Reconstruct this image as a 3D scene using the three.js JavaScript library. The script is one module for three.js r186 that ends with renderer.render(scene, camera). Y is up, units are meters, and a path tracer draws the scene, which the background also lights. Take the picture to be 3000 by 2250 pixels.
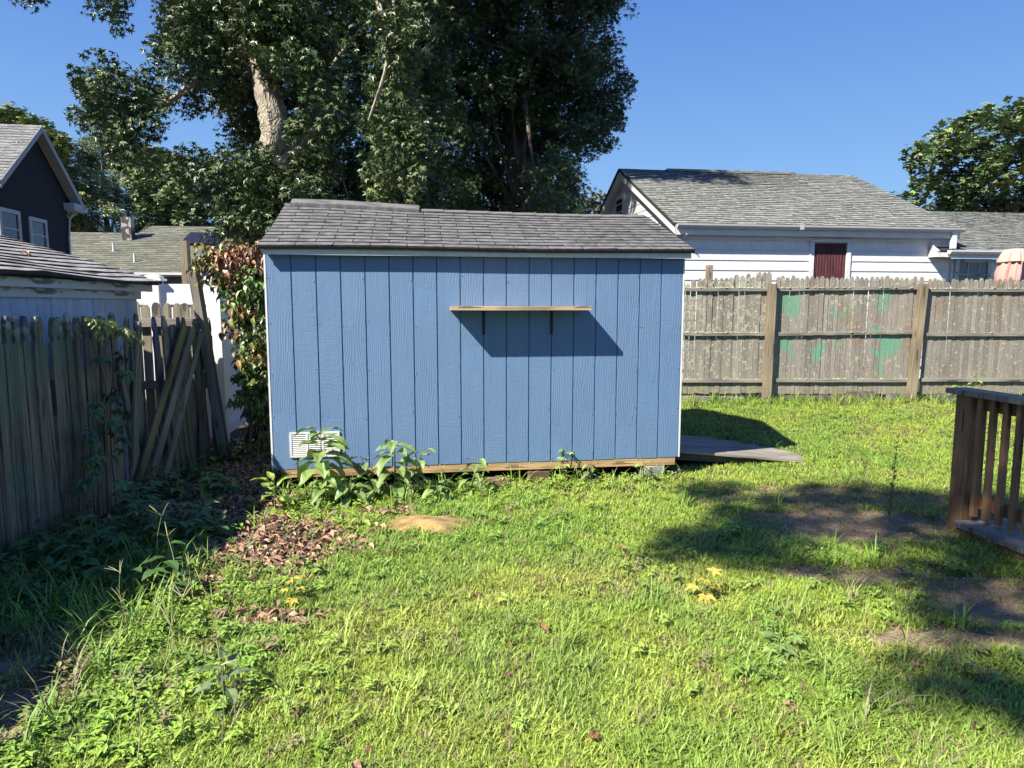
import * as THREE from 'three';

// ---------------------------------------------------------------- camera, sky, sun, exposure
const scene = new THREE.Scene();
const camera = new THREE.PerspectiveCamera(58.6, 4 / 3, 0.05, 900);
camera.position.set(0, 1.6, 0);
camera.rotation.set(-0.11314, 0, 0);
const renderer = new THREE.WebGLRenderer({ antialias: true });
renderer.toneMapping = THREE.LinearToneMapping;
renderer.toneMappingExposure = 2.3;
renderer.shadowMap.enabled = true;

const SUN_DIR = new THREE.Vector3(-0.325, 0.415, 0.283).normalize();
const sun = new THREE.DirectionalLight(new THREE.Color().setRGB(1, 0.93, 0.82), 5);
sun.position.copy(SUN_DIR).multiplyScalar(60); sun.target.position.set(0, 0, -8); sun.position.add(sun.target.position);
sun.castShadow = true; sun.shadow.radius = 1; sun.shadow.mapSize.set(4096, 4096);
Object.assign(sun.shadow.camera, { left: -30, right: 30, top: 30, bottom: -30, near: 1, far: 140 });
scene.add(sun, sun.target);

{ // clear blue summer sky, paler towards the horizon
  const W = 512, H = 256, d = new Float32Array(W * H * 4), v = new THREE.Vector3();
  for (let j = 0; j < H; j++) for (let i = 0; i < W; i++) {
    const th = (j + 0.5) / H * Math.PI - Math.PI / 2, ph = ((i + 0.5) / W - 0.5) * 2 * Math.PI;
    v.set(Math.cos(th) * Math.cos(ph), Math.sin(th), Math.cos(th) * Math.sin(ph));
    const e = Math.max(0, v.y), t = Math.pow(1 - e, 3), k = (j * W + i) * 4;
    const s = Math.max(0, v.dot(SUN_DIR)), g = 0.06 * Math.pow(s, 6);
    let r = 0.02 + 0.165 * t + g, gg = 0.072 + 0.262 * t + g, b = 0.283 + 0.2 * t + g * 0.9;
    if (v.y < 0) { r = 0.05; gg = 0.055; b = 0.04; }
    d[k] = r; d[k + 1] = gg; d[k + 2] = b; d[k + 3] = 1;
  }
  const sky = new THREE.DataTexture(d, W, H, THREE.RGBAFormat, THREE.FloatType);
  sky.mapping = THREE.EquirectangularReflectionMapping; sky.magFilter = sky.minFilter = THREE.LinearFilter; sky.wrapS = THREE.RepeatWrapping;
  sky.needsUpdate = true;
  scene.background = sky; scene.environment = sky;
}

// ---------------------------------------------------------------- helpers
const V3 = (x, y, z) => new THREE.Vector3(x, y, z);
const rng = (s) => () => { s |= 0; s = s + 0x6D2B79F5 | 0; let t = Math.imul(s ^ s >>> 15, 1 | s); t = t + Math.imul(t ^ t >>> 7, 61 | t) ^ t; return ((t ^ t >>> 14) >>> 0) / 4294967296; };
const R0 = rng(11);
const rnd = (a, b, r = R0) => a + (b - a) * r();
const clamp = (x, a = 0, b = 1) => Math.min(b, Math.max(a, x));
const sstep = (a, b, x) => { const t = clamp((x - a) / (b - a)); return t * t * (3 - 2 * t); };
const mix = (a, b, t) => a + (b - a) * t;
function hash(i, j) { let h = Math.imul(i, 374761393) + Math.imul(j, 668265263) | 0; h = Math.imul(h ^ h >>> 13, 1274126177); return ((h ^ h >>> 16) >>> 0) / 4294967296; }
function vn(x, y, px = 1e9, py = 1e9) {             // value noise, 0..1, with optional period
  const xi = Math.floor(x), yi = Math.floor(y), fx = x - xi, fy = y - yi, u = fx * fx * (3 - 2 * fx), v = fy * fy * (3 - 2 * fy);
  const w = (n, p) => ((n % p) + p) % p, a = w(xi, px), b = w(xi + 1, px), c = w(yi, py), d = w(yi + 1, py);
  return mix(mix(hash(a, c), hash(b, c), u), mix(hash(a, d), hash(b, d), u), v);
}
function fbm(x, y, o = 4) { let s = 0, a = 0.5, n = 0; for (let i = 0; i < o; i++) { s += a * vn(x, y + i * 17.3); n += a; x *= 2.03; y *= 2.03; a *= 0.5; } return s / n; }
function makeTex(w, h, fn, colour = true) {          // fn(u, v) -> linear [r, g, b] or a height
  const d = new Uint8Array(w * h * 4);
  for (let j = 0; j < h; j++) for (let i = 0; i < w; i++) {
    const c = fn((i + 0.5) / w, (j + 0.5) / h), k = (j * w + i) * 4;
    for (let q = 0; q < 3; q++) { const x = clamp(typeof c === 'number' ? c : c[q]); d[k + q] = Math.round(255 * (colour ? Math.pow(x, 1 / 2.2) : x)); }
    d[k + 3] = 255;
  }
  const t = new THREE.DataTexture(d, w, h, THREE.RGBAFormat);
  t.magFilter = THREE.LinearFilter; t.minFilter = THREE.LinearMipmapLinearFilter; t.generateMipmaps = true;
  t.wrapS = t.wrapT = THREE.RepeatWrapping; if (colour) t.colorSpace = THREE.SRGBColorSpace;
  t.needsUpdate = true; return t;
}
const lin = (r, g, b) => new THREE.Color().setRGB(r, g, b);
const mat = (r, g, b, o = {}) => new THREE.MeshStandardMaterial({ color: lin(r, g, b), roughness: 0.85, ...o });
const used = {};
const numbered = (n) => { used[n] = (used[n] ?? -1) + 1; return used[n] ? n + '_' + String(used[n]).padStart(3, '0') : n; };
function tag(o, label, category, group) { o.userData.label = label; o.userData.category = category; if (group) o.userData.group = group; return o; }
function thing(name, label, category, pos = [0, 0, 0], turn = 0, group) {
  const o = new THREE.Group(); o.name = numbered(name); o.position.set(...pos); o.rotation.y = turn; scene.add(o); return tag(o, label, category, group);
}
function part(name, geo, m, parent, pos, rot) {
  const o = new THREE.Mesh(geo, m); o.name = name; o.castShadow = o.receiveShadow = true;
  if (pos) o.position.set(...pos); if (rot) o.rotation.set(...rot);
  parent.add(o); return o;
}
function single(name, geo, m, label, category, group) { const o = part(numbered(name), geo, m, scene); return tag(o, label, category, group); }
function structure(name, geo, m) { const o = part(numbered(name), geo, m, scene); o.userData.kind = 'structure'; o.userData.label = name.replace(/_/g, ' '); return o; }
class GB {                                            // triangle collector
  constructor() { this.p = []; this.u = []; this.c = []; this.n = []; }
  tri(a, b, c, ua, ub, uc, col) { this.p.push(...a, ...b, ...c); this.u.push(...(ua || [0, 0]), ...(ub || [0, 0]), ...(uc || [0, 0])); if (col) this.c.push(...col, ...col, ...col); }
  quad(a, b, c, d, ua, ub, uc, ud, col) { this.tri(a, b, c, ua, ub, uc, col); this.tri(a, c, d, ua, uc, ud, col); }
  box(x0, y0, z0, x1, y1, z1, uo = 0, vo = 0, col, swap) {  // uv in metres
    const uv = swap ? (s, t) => [t + uo, s + vo] : (s, t) => [s + uo, t + vo], w = x1 - x0, h = y1 - y0, d = z1 - z0, q = (a, b, c, e, s, t) => this.quad(a, b, c, e, uv(0, 0), uv(s, 0), uv(s, t), uv(0, t), col);
    q([x0, y0, z1], [x1, y0, z1], [x1, y1, z1], [x0, y1, z1], w, h); q([x1, y0, z0], [x0, y0, z0], [x0, y1, z0], [x1, y1, z0], w, h);
    q([x1, y0, z1], [x1, y0, z0], [x1, y1, z0], [x1, y1, z1], d, h); q([x0, y0, z0], [x0, y0, z1], [x0, y1, z1], [x0, y1, z0], d, h);
    q([x0, y1, z1], [x1, y1, z1], [x1, y1, z0], [x0, y1, z0], w, d); q([x0, y0, z0], [x1, y0, z0], [x1, y0, z1], [x0, y0, z1], w, d);
    return this;
  }
  add(geo, m, col) {
    const g = geo.index ? geo.toNonIndexed() : geo, p = g.attributes.position, u = g.attributes.uv, v = V3();
    for (let i = 0; i < p.count; i++) { v.fromBufferAttribute(p, i); if (m) v.applyMatrix4(m); this.p.push(v.x, v.y, v.z); this.u.push(u ? u.getX(i) : 0, u ? u.getY(i) : 0); if (col) this.c.push(...col); }
    return this;
  }
  geo() {
    const g = new THREE.BufferGeometry(); g.setAttribute('position', new THREE.Float32BufferAttribute(this.p, 3)); g.setAttribute('uv', new THREE.Float32BufferAttribute(this.u, 2));
    if (this.c.length) g.setAttribute('color', new THREE.Float32BufferAttribute(this.c, 3));
    g.computeVertexNormals(); return g;
  }
}
const box = (x0, y0, z0, x1, y1, z1, uo, vo, swap) => new GB().box(x0, y0, z0, x1, y1, z1, uo, vo, null, swap).geo();
// a sawn bar with eased edges, along +y, u round it and v along it in metres
function bar(w, d, len, bev = 0.004, wob = 0) {
  const g = new GB(), a = w / 2, b = d / 2, pr = [[-a + bev, b], [a - bev, b], [a, b - bev], [a, -b + bev], [a - bev, -b], [-a + bev, -b], [-a, -b + bev], [-a, b - bev]];
  const uo = rnd(0, 1), vo = rnd(0, 2), n = wob ? 5 : 1, off = (k) => wob && k && k < n ? wob * (hash(k, uo * 1e4 | 0) - 0.5) : 0;
  for (let s = 0; s < n; s++) { let u = uo; const y0 = len * s / n, y1 = len * (s + 1) / n, o0 = off(s), o1 = off(s + 1);
    for (let i = 0; i < 8; i++) { const p = pr[i], q = pr[(i + 1) % 8], l = Math.hypot(q[0] - p[0], q[1] - p[1]);
      g.quad([p[0] + o0, y0, p[1]], [q[0] + o0, y0, q[1]], [q[0] + o1, y1, q[1]], [p[0] + o1, y1, p[1]], [u, vo + y0], [u + l, vo + y0], [u + l, vo + y1], [u, vo + y1]); u += l; } }
  for (let i = 1; i < 7; i++) { const f = (k, y) => [pr[k][0], y, pr[k][1]], t = (k) => [uo + pr[k][0], vo + pr[k][1]]; g.tri(f(0, len), f(i, len), f(i + 1, len), t(0), t(i), t(i + 1)); g.tri(f(0, 0), f(i + 1, 0), f(i, 0), t(0), t(i + 1), t(i)); }
  return g.geo();
}
// put a bar (geometry along +y) from a to b, its width axis towards `side`
function along(o, a, b, side = V3(1, 0, 0)) {
  const y = b.clone().sub(a).normalize(), z = side.clone().cross(y).normalize(), x = y.clone().cross(z).normalize();
  o.quaternion.setFromRotationMatrix(new THREE.Matrix4().makeBasis(x, y, z)); o.position.copy(a); return o;
}
function beamPart(name, a, b, w, d, m, parent, side, bev, wob) { return along(part(name, bar(w, d, a.distanceTo(b), bev, wob), m, parent), a, b, side); }
// round limb through points [x, y, z, r]
function limbGeo(pts, seg = 8, rough = 0.12, seed = 1) {
  const cv = new THREE.CatmullRomCurve3(pts.map((p) => V3(p[0], p[1], p[2]))), n = Math.max(4, (pts.length - 1) * 4), P = [], U = [], I = [];
  let t0 = V3(0, 0, 1); const up = V3();
  for (let i = 0; i <= n; i++) {
    const t = i / n, c = cv.getPoint(t), d = cv.getTangent(t), k = t * (pts.length - 1), q = Math.min(pts.length - 2, Math.floor(k)), r = mix(pts[q][3], pts[q + 1][3], k - q);
    up.copy(t0).addScaledVector(d, -t0.dot(d)).normalize(); t0.copy(up); const s = d.clone().cross(up);
    for (let j = 0; j <= seg; j++) { const a = j / seg * Math.PI * 2, rr = r * (1 + rough * (vn(j % seg * 1.7 + seed * 9, i * 0.9) - 0.5) * 2); P.push(c.x + rr * (Math.cos(a) * up.x + Math.sin(a) * s.x), c.y + rr * (Math.cos(a) * up.y + Math.sin(a) * s.y), c.z + rr * (Math.cos(a) * up.z + Math.sin(a) * s.z)); U.push(j / seg * r * 6.28, t * cv.getLength()); }
  }
  for (let i = 0; i < n; i++) for (let j = 0; j < seg; j++) { const a = i * (seg + 1) + j, b = a + seg + 1; I.push(a, a + 1, b, a + 1, b + 1, b); }
  const g = new THREE.BufferGeometry(); g.setAttribute('position', new THREE.Float32BufferAttribute(P, 3)); g.setAttribute('uv', new THREE.Float32BufferAttribute(U, 2)); g.setIndex(I); g.computeVertexNormals(); return g;
}

// ---------------------------------------------------------------- textures and materials
const texWood = makeTex(512, 1024, (u, v) => {       // 0.5 m x 1 m of weathered grain, v along the grain
  const w = 0.012 * (vn(u * 8, v * 3, 8, 3) - 0.5), g = vn((u + w) * 96, v * 6, 96, 6), f = vn((u + w) * 230, v * 14, 230, 14), c = vn(u * 6, v * 2, 6, 2), k = vn((u + w) * 42, v * 3, 42, 3);
  let t = 0.42 + 0.3 * g + 0.22 * f + 0.35 * (c - 0.5); if (k > 0.84) t *= 0.45;
  return [t * 1.0, t * 0.985, t * 0.96];
});
const texWoodBump = makeTex(512, 1024, (u, v) => { const w = 0.012 * (vn(u * 8, v * 3, 8, 3) - 0.5); return 0.6 * vn((u + w) * 96, v * 6, 96, 6) + 0.4 * vn((u + w) * 230, v * 14, 230, 14); }, false);
for (const t of [texWood, texWoodBump]) t.repeat.set(2, 1);
const woodMat = (r, g, b, o = {}) => mat(r, g, b, { map: texWood, bumpMap: texWoodBump, bumpScale: 0.003, roughness: 0.92, ...o });
const texGrit = makeTex(512, 512, (u, v) => { const t = 0.62 + 0.5 * (hash(u * 512 | 0, v * 512 | 0) - 0.5) + 0.5 * (vn(u * 9, v * 9, 9, 9) - 0.5) + 0.3 * (vn(u * 120, v * 120, 120, 120) - 0.5); return [t, t, t]; });
texGrit.repeat.set(2, 2);
const texGritBump = makeTex(512, 512, (u, v) => 0.5 * hash(u * 512 | 0, v * 512 | 0) + 0.5 * vn(u * 120, v * 120, 120, 120), false);
texGritBump.repeat.set(2, 2);
const texPatch = makeTex(512, 512, (u, v) => { const t = 0.86 + 0.16 * (vn(u * 4, v * 4, 4, 4) - 0.5) + 0.12 * (vn(u * 23, v * 23, 23, 23) - 0.5) - 0.25 * Math.max(0, vn(u * 60, v * 16, 60, 16) - 0.86); return [t, t, t * 0.99]; });
const texPaint = makeTex(1024, 1024, (u, v) => {     // peeling white paint over grey wood, 1 m
  const n = 0.6 * fbm(u * 9, v * 26, 5) + 0.4 * vn(u * 3, v * 11, 3, 11), peel = sstep(0.55, 0.62, n), g = 0.15 + 0.12 * vn(u * 12, v * 140, 12, 140);
  return [mix(0.55, g, peel), mix(0.56, g * 0.95, peel), mix(0.55, g * 0.86, peel)];
});
// embossed siding relief, 2 m x 2 m
const texSiding = makeTex(2048, 2048, (u, v) => {
  const x = u * 10, b = Math.floor(x), fx = x - b;
  const cx = 0.3 + 0.4 * hash(b, 3), y = v * 2;
  const wv = vn(b * 7.1 + fx * 2, y * 2.2) - 0.5, wv2 = vn(b * 3.3 + fx * 5, y * 7) - 0.5;
  const kn = vn(b * 5 + 0.5, y * 1.3);                             // where the cathedral figure opens
  const rr = Math.abs(fx - cx + 0.12 * wv) * (9 + 9 * (1 - kn)) + 1.6 * kn * Math.abs(((y * 1.1 + hash(b, 9)) % 1) - 0.5) * 6 + 0.9 * wv2;
  const ring = Math.pow(Math.abs(Math.sin(rr * 2.2)), 4) * sstep(0.38, 0.62, vn(b * 4.7 + fx * 1.5, y * 1.7 + 3));
  const streak = vn(u * 520 + 6 * wv2, v * 22), blot = vn(u * 260, v * 120), saw = vn(u * 30, v * 330) * sstep(0.5, 0.66, vn(b * 3 + fx * 2.4, y * 3.1));
  return 0.42 * ring + 0.2 * streak + 0.22 * blot + 0.34 * saw;
}, false);
const texFaded = makeTex(1024, 1024, (u, v) => { const t = 0.93 + 0.1 * (fbm(u * 6, v * 3, 4) - 0.5) + 0.06 * (vn(u * 120, v * 9, 120, 9) - 0.5) - (vn(u * 70, v * 60, 70, 60) > 0.93 ? 0.08 : 0), w = 0.05 * (vn(u * 5 + 3, v * 4, 5, 4) - 0.5); return [t * (1 + w), t, t * (1 - w * 0.6)]; });
const M = {
  blue: mat(0.122, 0.21, 0.347, { map: texFaded, bumpMap: texSiding, bumpScale: 0.0023, roughness: 0.62 }), bluePlain: mat(0.116, 0.2, 0.33),
  white: mat(0.74, 0.75, 0.74, { map: texPatch, roughness: 0.6 }),
  vinyl: mat(0.8, 0.81, 0.82, { roughness: 0.35 }),
  peel: mat(0.9, 0.92, 0.95, { map: texPaint, roughness: 0.8 }),
  lumber: woodMat(0.62, 0.42, 0.2), lumberPale: woodMat(0.62, 0.47, 0.3),
  grey: woodMat(0.29, 0.275, 0.245), greyDark: woodMat(0.15, 0.135, 0.105), greyBrown: woodMat(0.30, 0.245, 0.165), greyDeck: woodMat(0.34, 0.31, 0.265),
  brown: woodMat(0.36, 0.2, 0.1), brownGrey: woodMat(0.4, 0.34, 0.26), soot: mat(0.012, 0.012, 0.013, { roughness: 0.45, metalness: 0.3 }),
  glass: new THREE.MeshPhysicalMaterial({ color: lin(0.03, 0.035, 0.04), roughness: 0.06, specularIntensity: 1 }), dark: mat(0.012, 0.012, 0.012),
  alum: mat(0.5, 0.52, 0.53, { map: texPatch, roughness: 0.45 }),
};
const grit = (r, g, b, vc = false) => mat(r, g, b, { vertexColors: vc, map: texGrit, bumpMap: texGritBump, bumpScale: 0.002, roughness: 0.96 });
M.roofShed = [[0.2, 0.196, 0.192], [0.195, 0.191, 0.188], [0.206, 0.202, 0.197], [0.2, 0.194, 0.189]].map((c) => grit(...c, true)); M.ridge = grit(0.19, 0.187, 0.183);
M.roofOld = [[0.40, 0.395, 0.38], [0.35, 0.345, 0.33], [0.44, 0.43, 0.41]].map((c) => grit(...c, true));
const leafMat = (rough = 0.6, tr = 0.35, c = [1, 1, 1]) => new THREE.MeshPhysicalMaterial({ color: lin(...c), roughness: rough, transmission: tr, thickness: 0, side: THREE.DoubleSide });
M.leaf = new THREE.MeshStandardMaterial({ roughness: 0.4, side: THREE.DoubleSide }); M.grass = new THREE.MeshStandardMaterial({ roughness: 0.6, side: THREE.DoubleSide });

// ---------------------------------------------------------------- ground
const soilH = (u, v) => 0.3 * vn(u * 12, v * 12, 12, 12) + 0.3 * vn(u * 45, v * 45, 45, 45) + 0.25 * vn(u * 150, v * 150, 150, 150) + (vn(u * 85 + 9, v * 85, 85, 85) > 0.86 ? 0.3 : 0);
const texSoil = makeTex(1024, 1024, (u, v) => { const h = soilH(u, v), t = 0.32 + 0.5 * h + 0.35 * (hash(u * 1024 | 0, v * 1024 | 0) - 0.5), w = 0.06 * (vn(u * 7 + 2, v * 7, 7, 7) - 0.5); return [t * (1 + w), t, t * (0.96 - w)]; }), texSoilBump = makeTex(1024, 1024, soilH, false);
for (const t of [texSoil, texSoilBump]) t.repeat.set(0.7, 0.7);
const TH = 0.1409, cT = Math.cos(TH), sT = Math.sin(TH), SX = -2.0612, SZ = -5.8011;  // lot grid and the shed's front corner
const toShed = (x, z) => [(x - SX) * cT - (z - SZ) * sT, (x - SX) * sT + (z - SZ) * cT];
const fromShed = (a, c, y = 0) => V3(SX + a * cT + c * sT, y, SZ - a * sT + c * cT);
const ell = (x, z, cx, cz, rx, rz, soft = 0.5) => { const d = Math.hypot((x - cx) / rx, (z - cz) / rz) + 0.7 * (fbm(x * 3.1 + 5, z * 3.1, 3) - 0.5) + 0.35 * (vn(x * 17, z * 17) - 0.5); return 1 - sstep(1 - soft / 2, 1 + soft / 2, d); };
const bare = (x, z) => Math.max(ell(x, z, 2.5, -4.98, 0.72, 0.42, 0.8), 0.6 * ell(x, z, 2.6, -5.6, 1.2, 0.34, 0.9), ell(x, z, 2.75, -3.62, 0.58, 0.36, 0.8), 0.9 * ell(x, z, 2.25, -3.14, 0.55, 0.14), 0.8 * ell(x, z, 2.15, -3.95, 0.6, 0.13), ell(x, z, -2.2, -2.5, 0.36, 0.55));
const litterAt = (x, z) => Math.max(ell(x, z, -1.64, -4.42, 0.56, 0.5, 1.0), ell(x, z, -2.5, -5.3, 0.62, 1.0), ell(x, z, -2.7, -6.5, 0.6, 1.0), 0.8 * ell(x, z, -1.25, -3.36, 0.28, 0.1), 0.7 * ell(x, z, -1.9, -3.75, 0.3, 0.2), 0.6 * ell(x, z, -0.95, -5.2, 0.2, 0.16));
const groundY = (x, z) => 0.02 * (fbm(x * 0.9, z * 0.9, 3) - 0.5) + 0.012 * (vn(x * 5, z * 5) - 0.5) + 0.05 * sstep(-8, -10.8, z) * sstep(0, 3, x) - 0.03 * ell(x, z, 2.62, -3.6, 0.6, 0.4, 1.2);
{
  const axis = (lo, hi, step, far) => { const a = []; for (let v = lo; v <= hi + 1e-6; v += step) a.push(v); const l = [], r = []; let s = step, v = lo; while (v > -far) { s *= 1.45; v -= s; l.unshift(v); } s = step; v = hi; while (v < far) { s *= 1.45; v += s; r.push(v); } return [...l, ...a, ...r]; };
  const X = axis(-4, 8.5, 0.06, 500), Z = axis(-11.5, -1.2, 0.06, 500), P = [], U = [], Cc = [], I = [];
  for (const z of Z) for (const x of X) {
    P.push(x, groundY(x, z), z); U.push(x, z);
    const b = bare(x, z), n = 0.85 + 0.3 * fbm(x * 2, z * 2, 3);
    const soil = [0.09 * n, 0.075 * n, 0.05 * n], dirt = [0.52 * n, 0.39 * n, 0.235 * n];
    Cc.push(...[0, 1, 2].map((q) => mix(soil[q], dirt[q], b)));
  }
  const W = X.length; for (let j = 0; j < Z.length - 1; j++) for (let i = 0; i < W - 1; i++) { const a = j * W + i; I.push(a, a + W, a + 1, a + 1, a + W, a + W + 1); }
  const g = new THREE.BufferGeometry(); g.setAttribute('position', new THREE.Float32BufferAttribute(P, 3)); g.setAttribute('uv', new THREE.Float32BufferAttribute(U, 2)); g.setAttribute('color', new THREE.Float32BufferAttribute(Cc, 3)); g.setIndex(I); g.computeVertexNormals();
  structure('ground', g, new THREE.MeshStandardMaterial({ vertexColors: true, map: texSoil, bumpMap: texSoilBump, bumpScale: 0.02, roughness: 1 }));
}

// ---------------------------------------------------------------- leaves and blades
const mtx = (x, y, z, ry, rx, rz, s) => new THREE.Matrix4().compose(V3(x, y, z), new THREE.Quaternion().setFromEuler(new THREE.Euler(rx, ry, rz, 'YXZ')), typeof s === 'number' ? V3(s, s, s) : s);
function starLeaf(L = 0.12, lobes = 5, cut = 0.36, cup = 0.12) {   // stalk at the origin, the middle lobe along +z, face up
  const g = new GB(), n = lobes, arc = n > 3 ? 2.0 : 1.3, c = [0, 0, 0], tip = (i) => { const a = -arc + 2 * arc * i / (n - 1), l = L * (1 - 0.32 * Math.abs(i - (n - 1) / 2) / ((n - 1) / 2)); return [Math.sin(a) * l, -cup * l * 1.2, Math.cos(a) * l]; }, val = (i) => { const a = -arc + 2 * arc * (i - 0.5) / (n - 1), l = L * (i === 0 || i === n ? cut * 0.7 : cut); return [Math.sin(a) * l, cup * l * 0.3, Math.cos(a) * l]; };
  for (let i = 0; i < n; i++) { g.tri(c, val(i), tip(i)); g.tri(c, tip(i), val(i + 1)); }
  return g.geo();
}
function ovalLeaf(L = 0.15, W = 0.07, droop = 0.35, fold = 0.25, seg = 5, wave = 0) {   // stalk at the origin, grows along +z
  const g = new GB(), row = []; let y = 0, z = 0;
  for (let i = 0; i <= seg; i++) { const t = i / seg, w = W / 2 * Math.pow(Math.sin(Math.PI * Math.pow(clamp(t * 0.97 + 0.015), 0.8)), 0.85), a = droop * t * 1.6; const wv = wave * Math.sin(t * 11 + L * 40); row.push([[-w, y + w * fold * 2 + wv * w, z], [0, y, z], [w, y + w * fold * 2 - wv * w, z]]); y -= Math.sin(a) * L / seg; z += Math.cos(a) * L / seg; }
  for (let i = 0; i < seg; i++) { const a = row[i], b = row[i + 1]; for (const k of [0, 1]) g.quad(a[k], b[k], b[k + 1], a[k + 1], [k, i / seg], [k, (i + 1) / seg], [k + 1, (i + 1) / seg], [k + 1, i / seg]); }
  return g.geo();
}
function blade(g, x, z, ang, L, w, lean, bend, col) {
  const seg = 3, dx = Math.cos(ang), dz = Math.sin(ang), px = -dz, pz = dx; let y = -0.005, d = 0; const pts = [];
  for (let i = 0; i <= seg; i++) { const t = i / seg, ww = w * (i === seg ? 0 : (1 - t * t * 0.6)) / 2; pts.push([[x + dx * d - px * ww, y, z + dz * d - pz * ww], [x + dx * d + px * ww, y, z + dz * d + pz * ww]]); const a = lean + bend * t; y += Math.cos(a) * L / seg; d += Math.sin(a) * L / seg; }
  for (let i = 0; i < seg; i++) { const a = pts[i], b = pts[i + 1]; if (i < seg - 1) g.quad(a[0], a[1], b[1], b[0], 0, 0, 0, 0, col); else g.tri(a[0], a[1], b[0], 0, 0, 0, col); }
}
function clump(n, L0, L1, w0, w1, spread, lean0, lean1, bend, seed) {
  const g = new GB(), r = rng(seed);
  for (let i = 0; i < n; i++) { const a = rnd(0, 6.283, r); blade(g, rnd(-spread, spread, r), rnd(-spread, spread, r), a, rnd(L0, L1, r), rnd(w0, w1, r), rnd(lean0, lean1, r), rnd(0.2, bend, r)); }
  return g.geo();
}
function instanced(name, geo, m, list, parent, top) {   // list: [matrix, [r, g, b]]
  const o = new THREE.InstancedMesh(geo, m, list.length), c = new THREE.Color(); o.name = name; o.castShadow = o.receiveShadow = true; o.userData.kind = 'stuff';
  list.forEach(([q, k], i) => { o.setMatrixAt(i, q); o.setColorAt(i, c.setRGB(...k)); });
  parent.add(o); if (top) tag(o, top[0], top[1]); return o;
}

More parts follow.
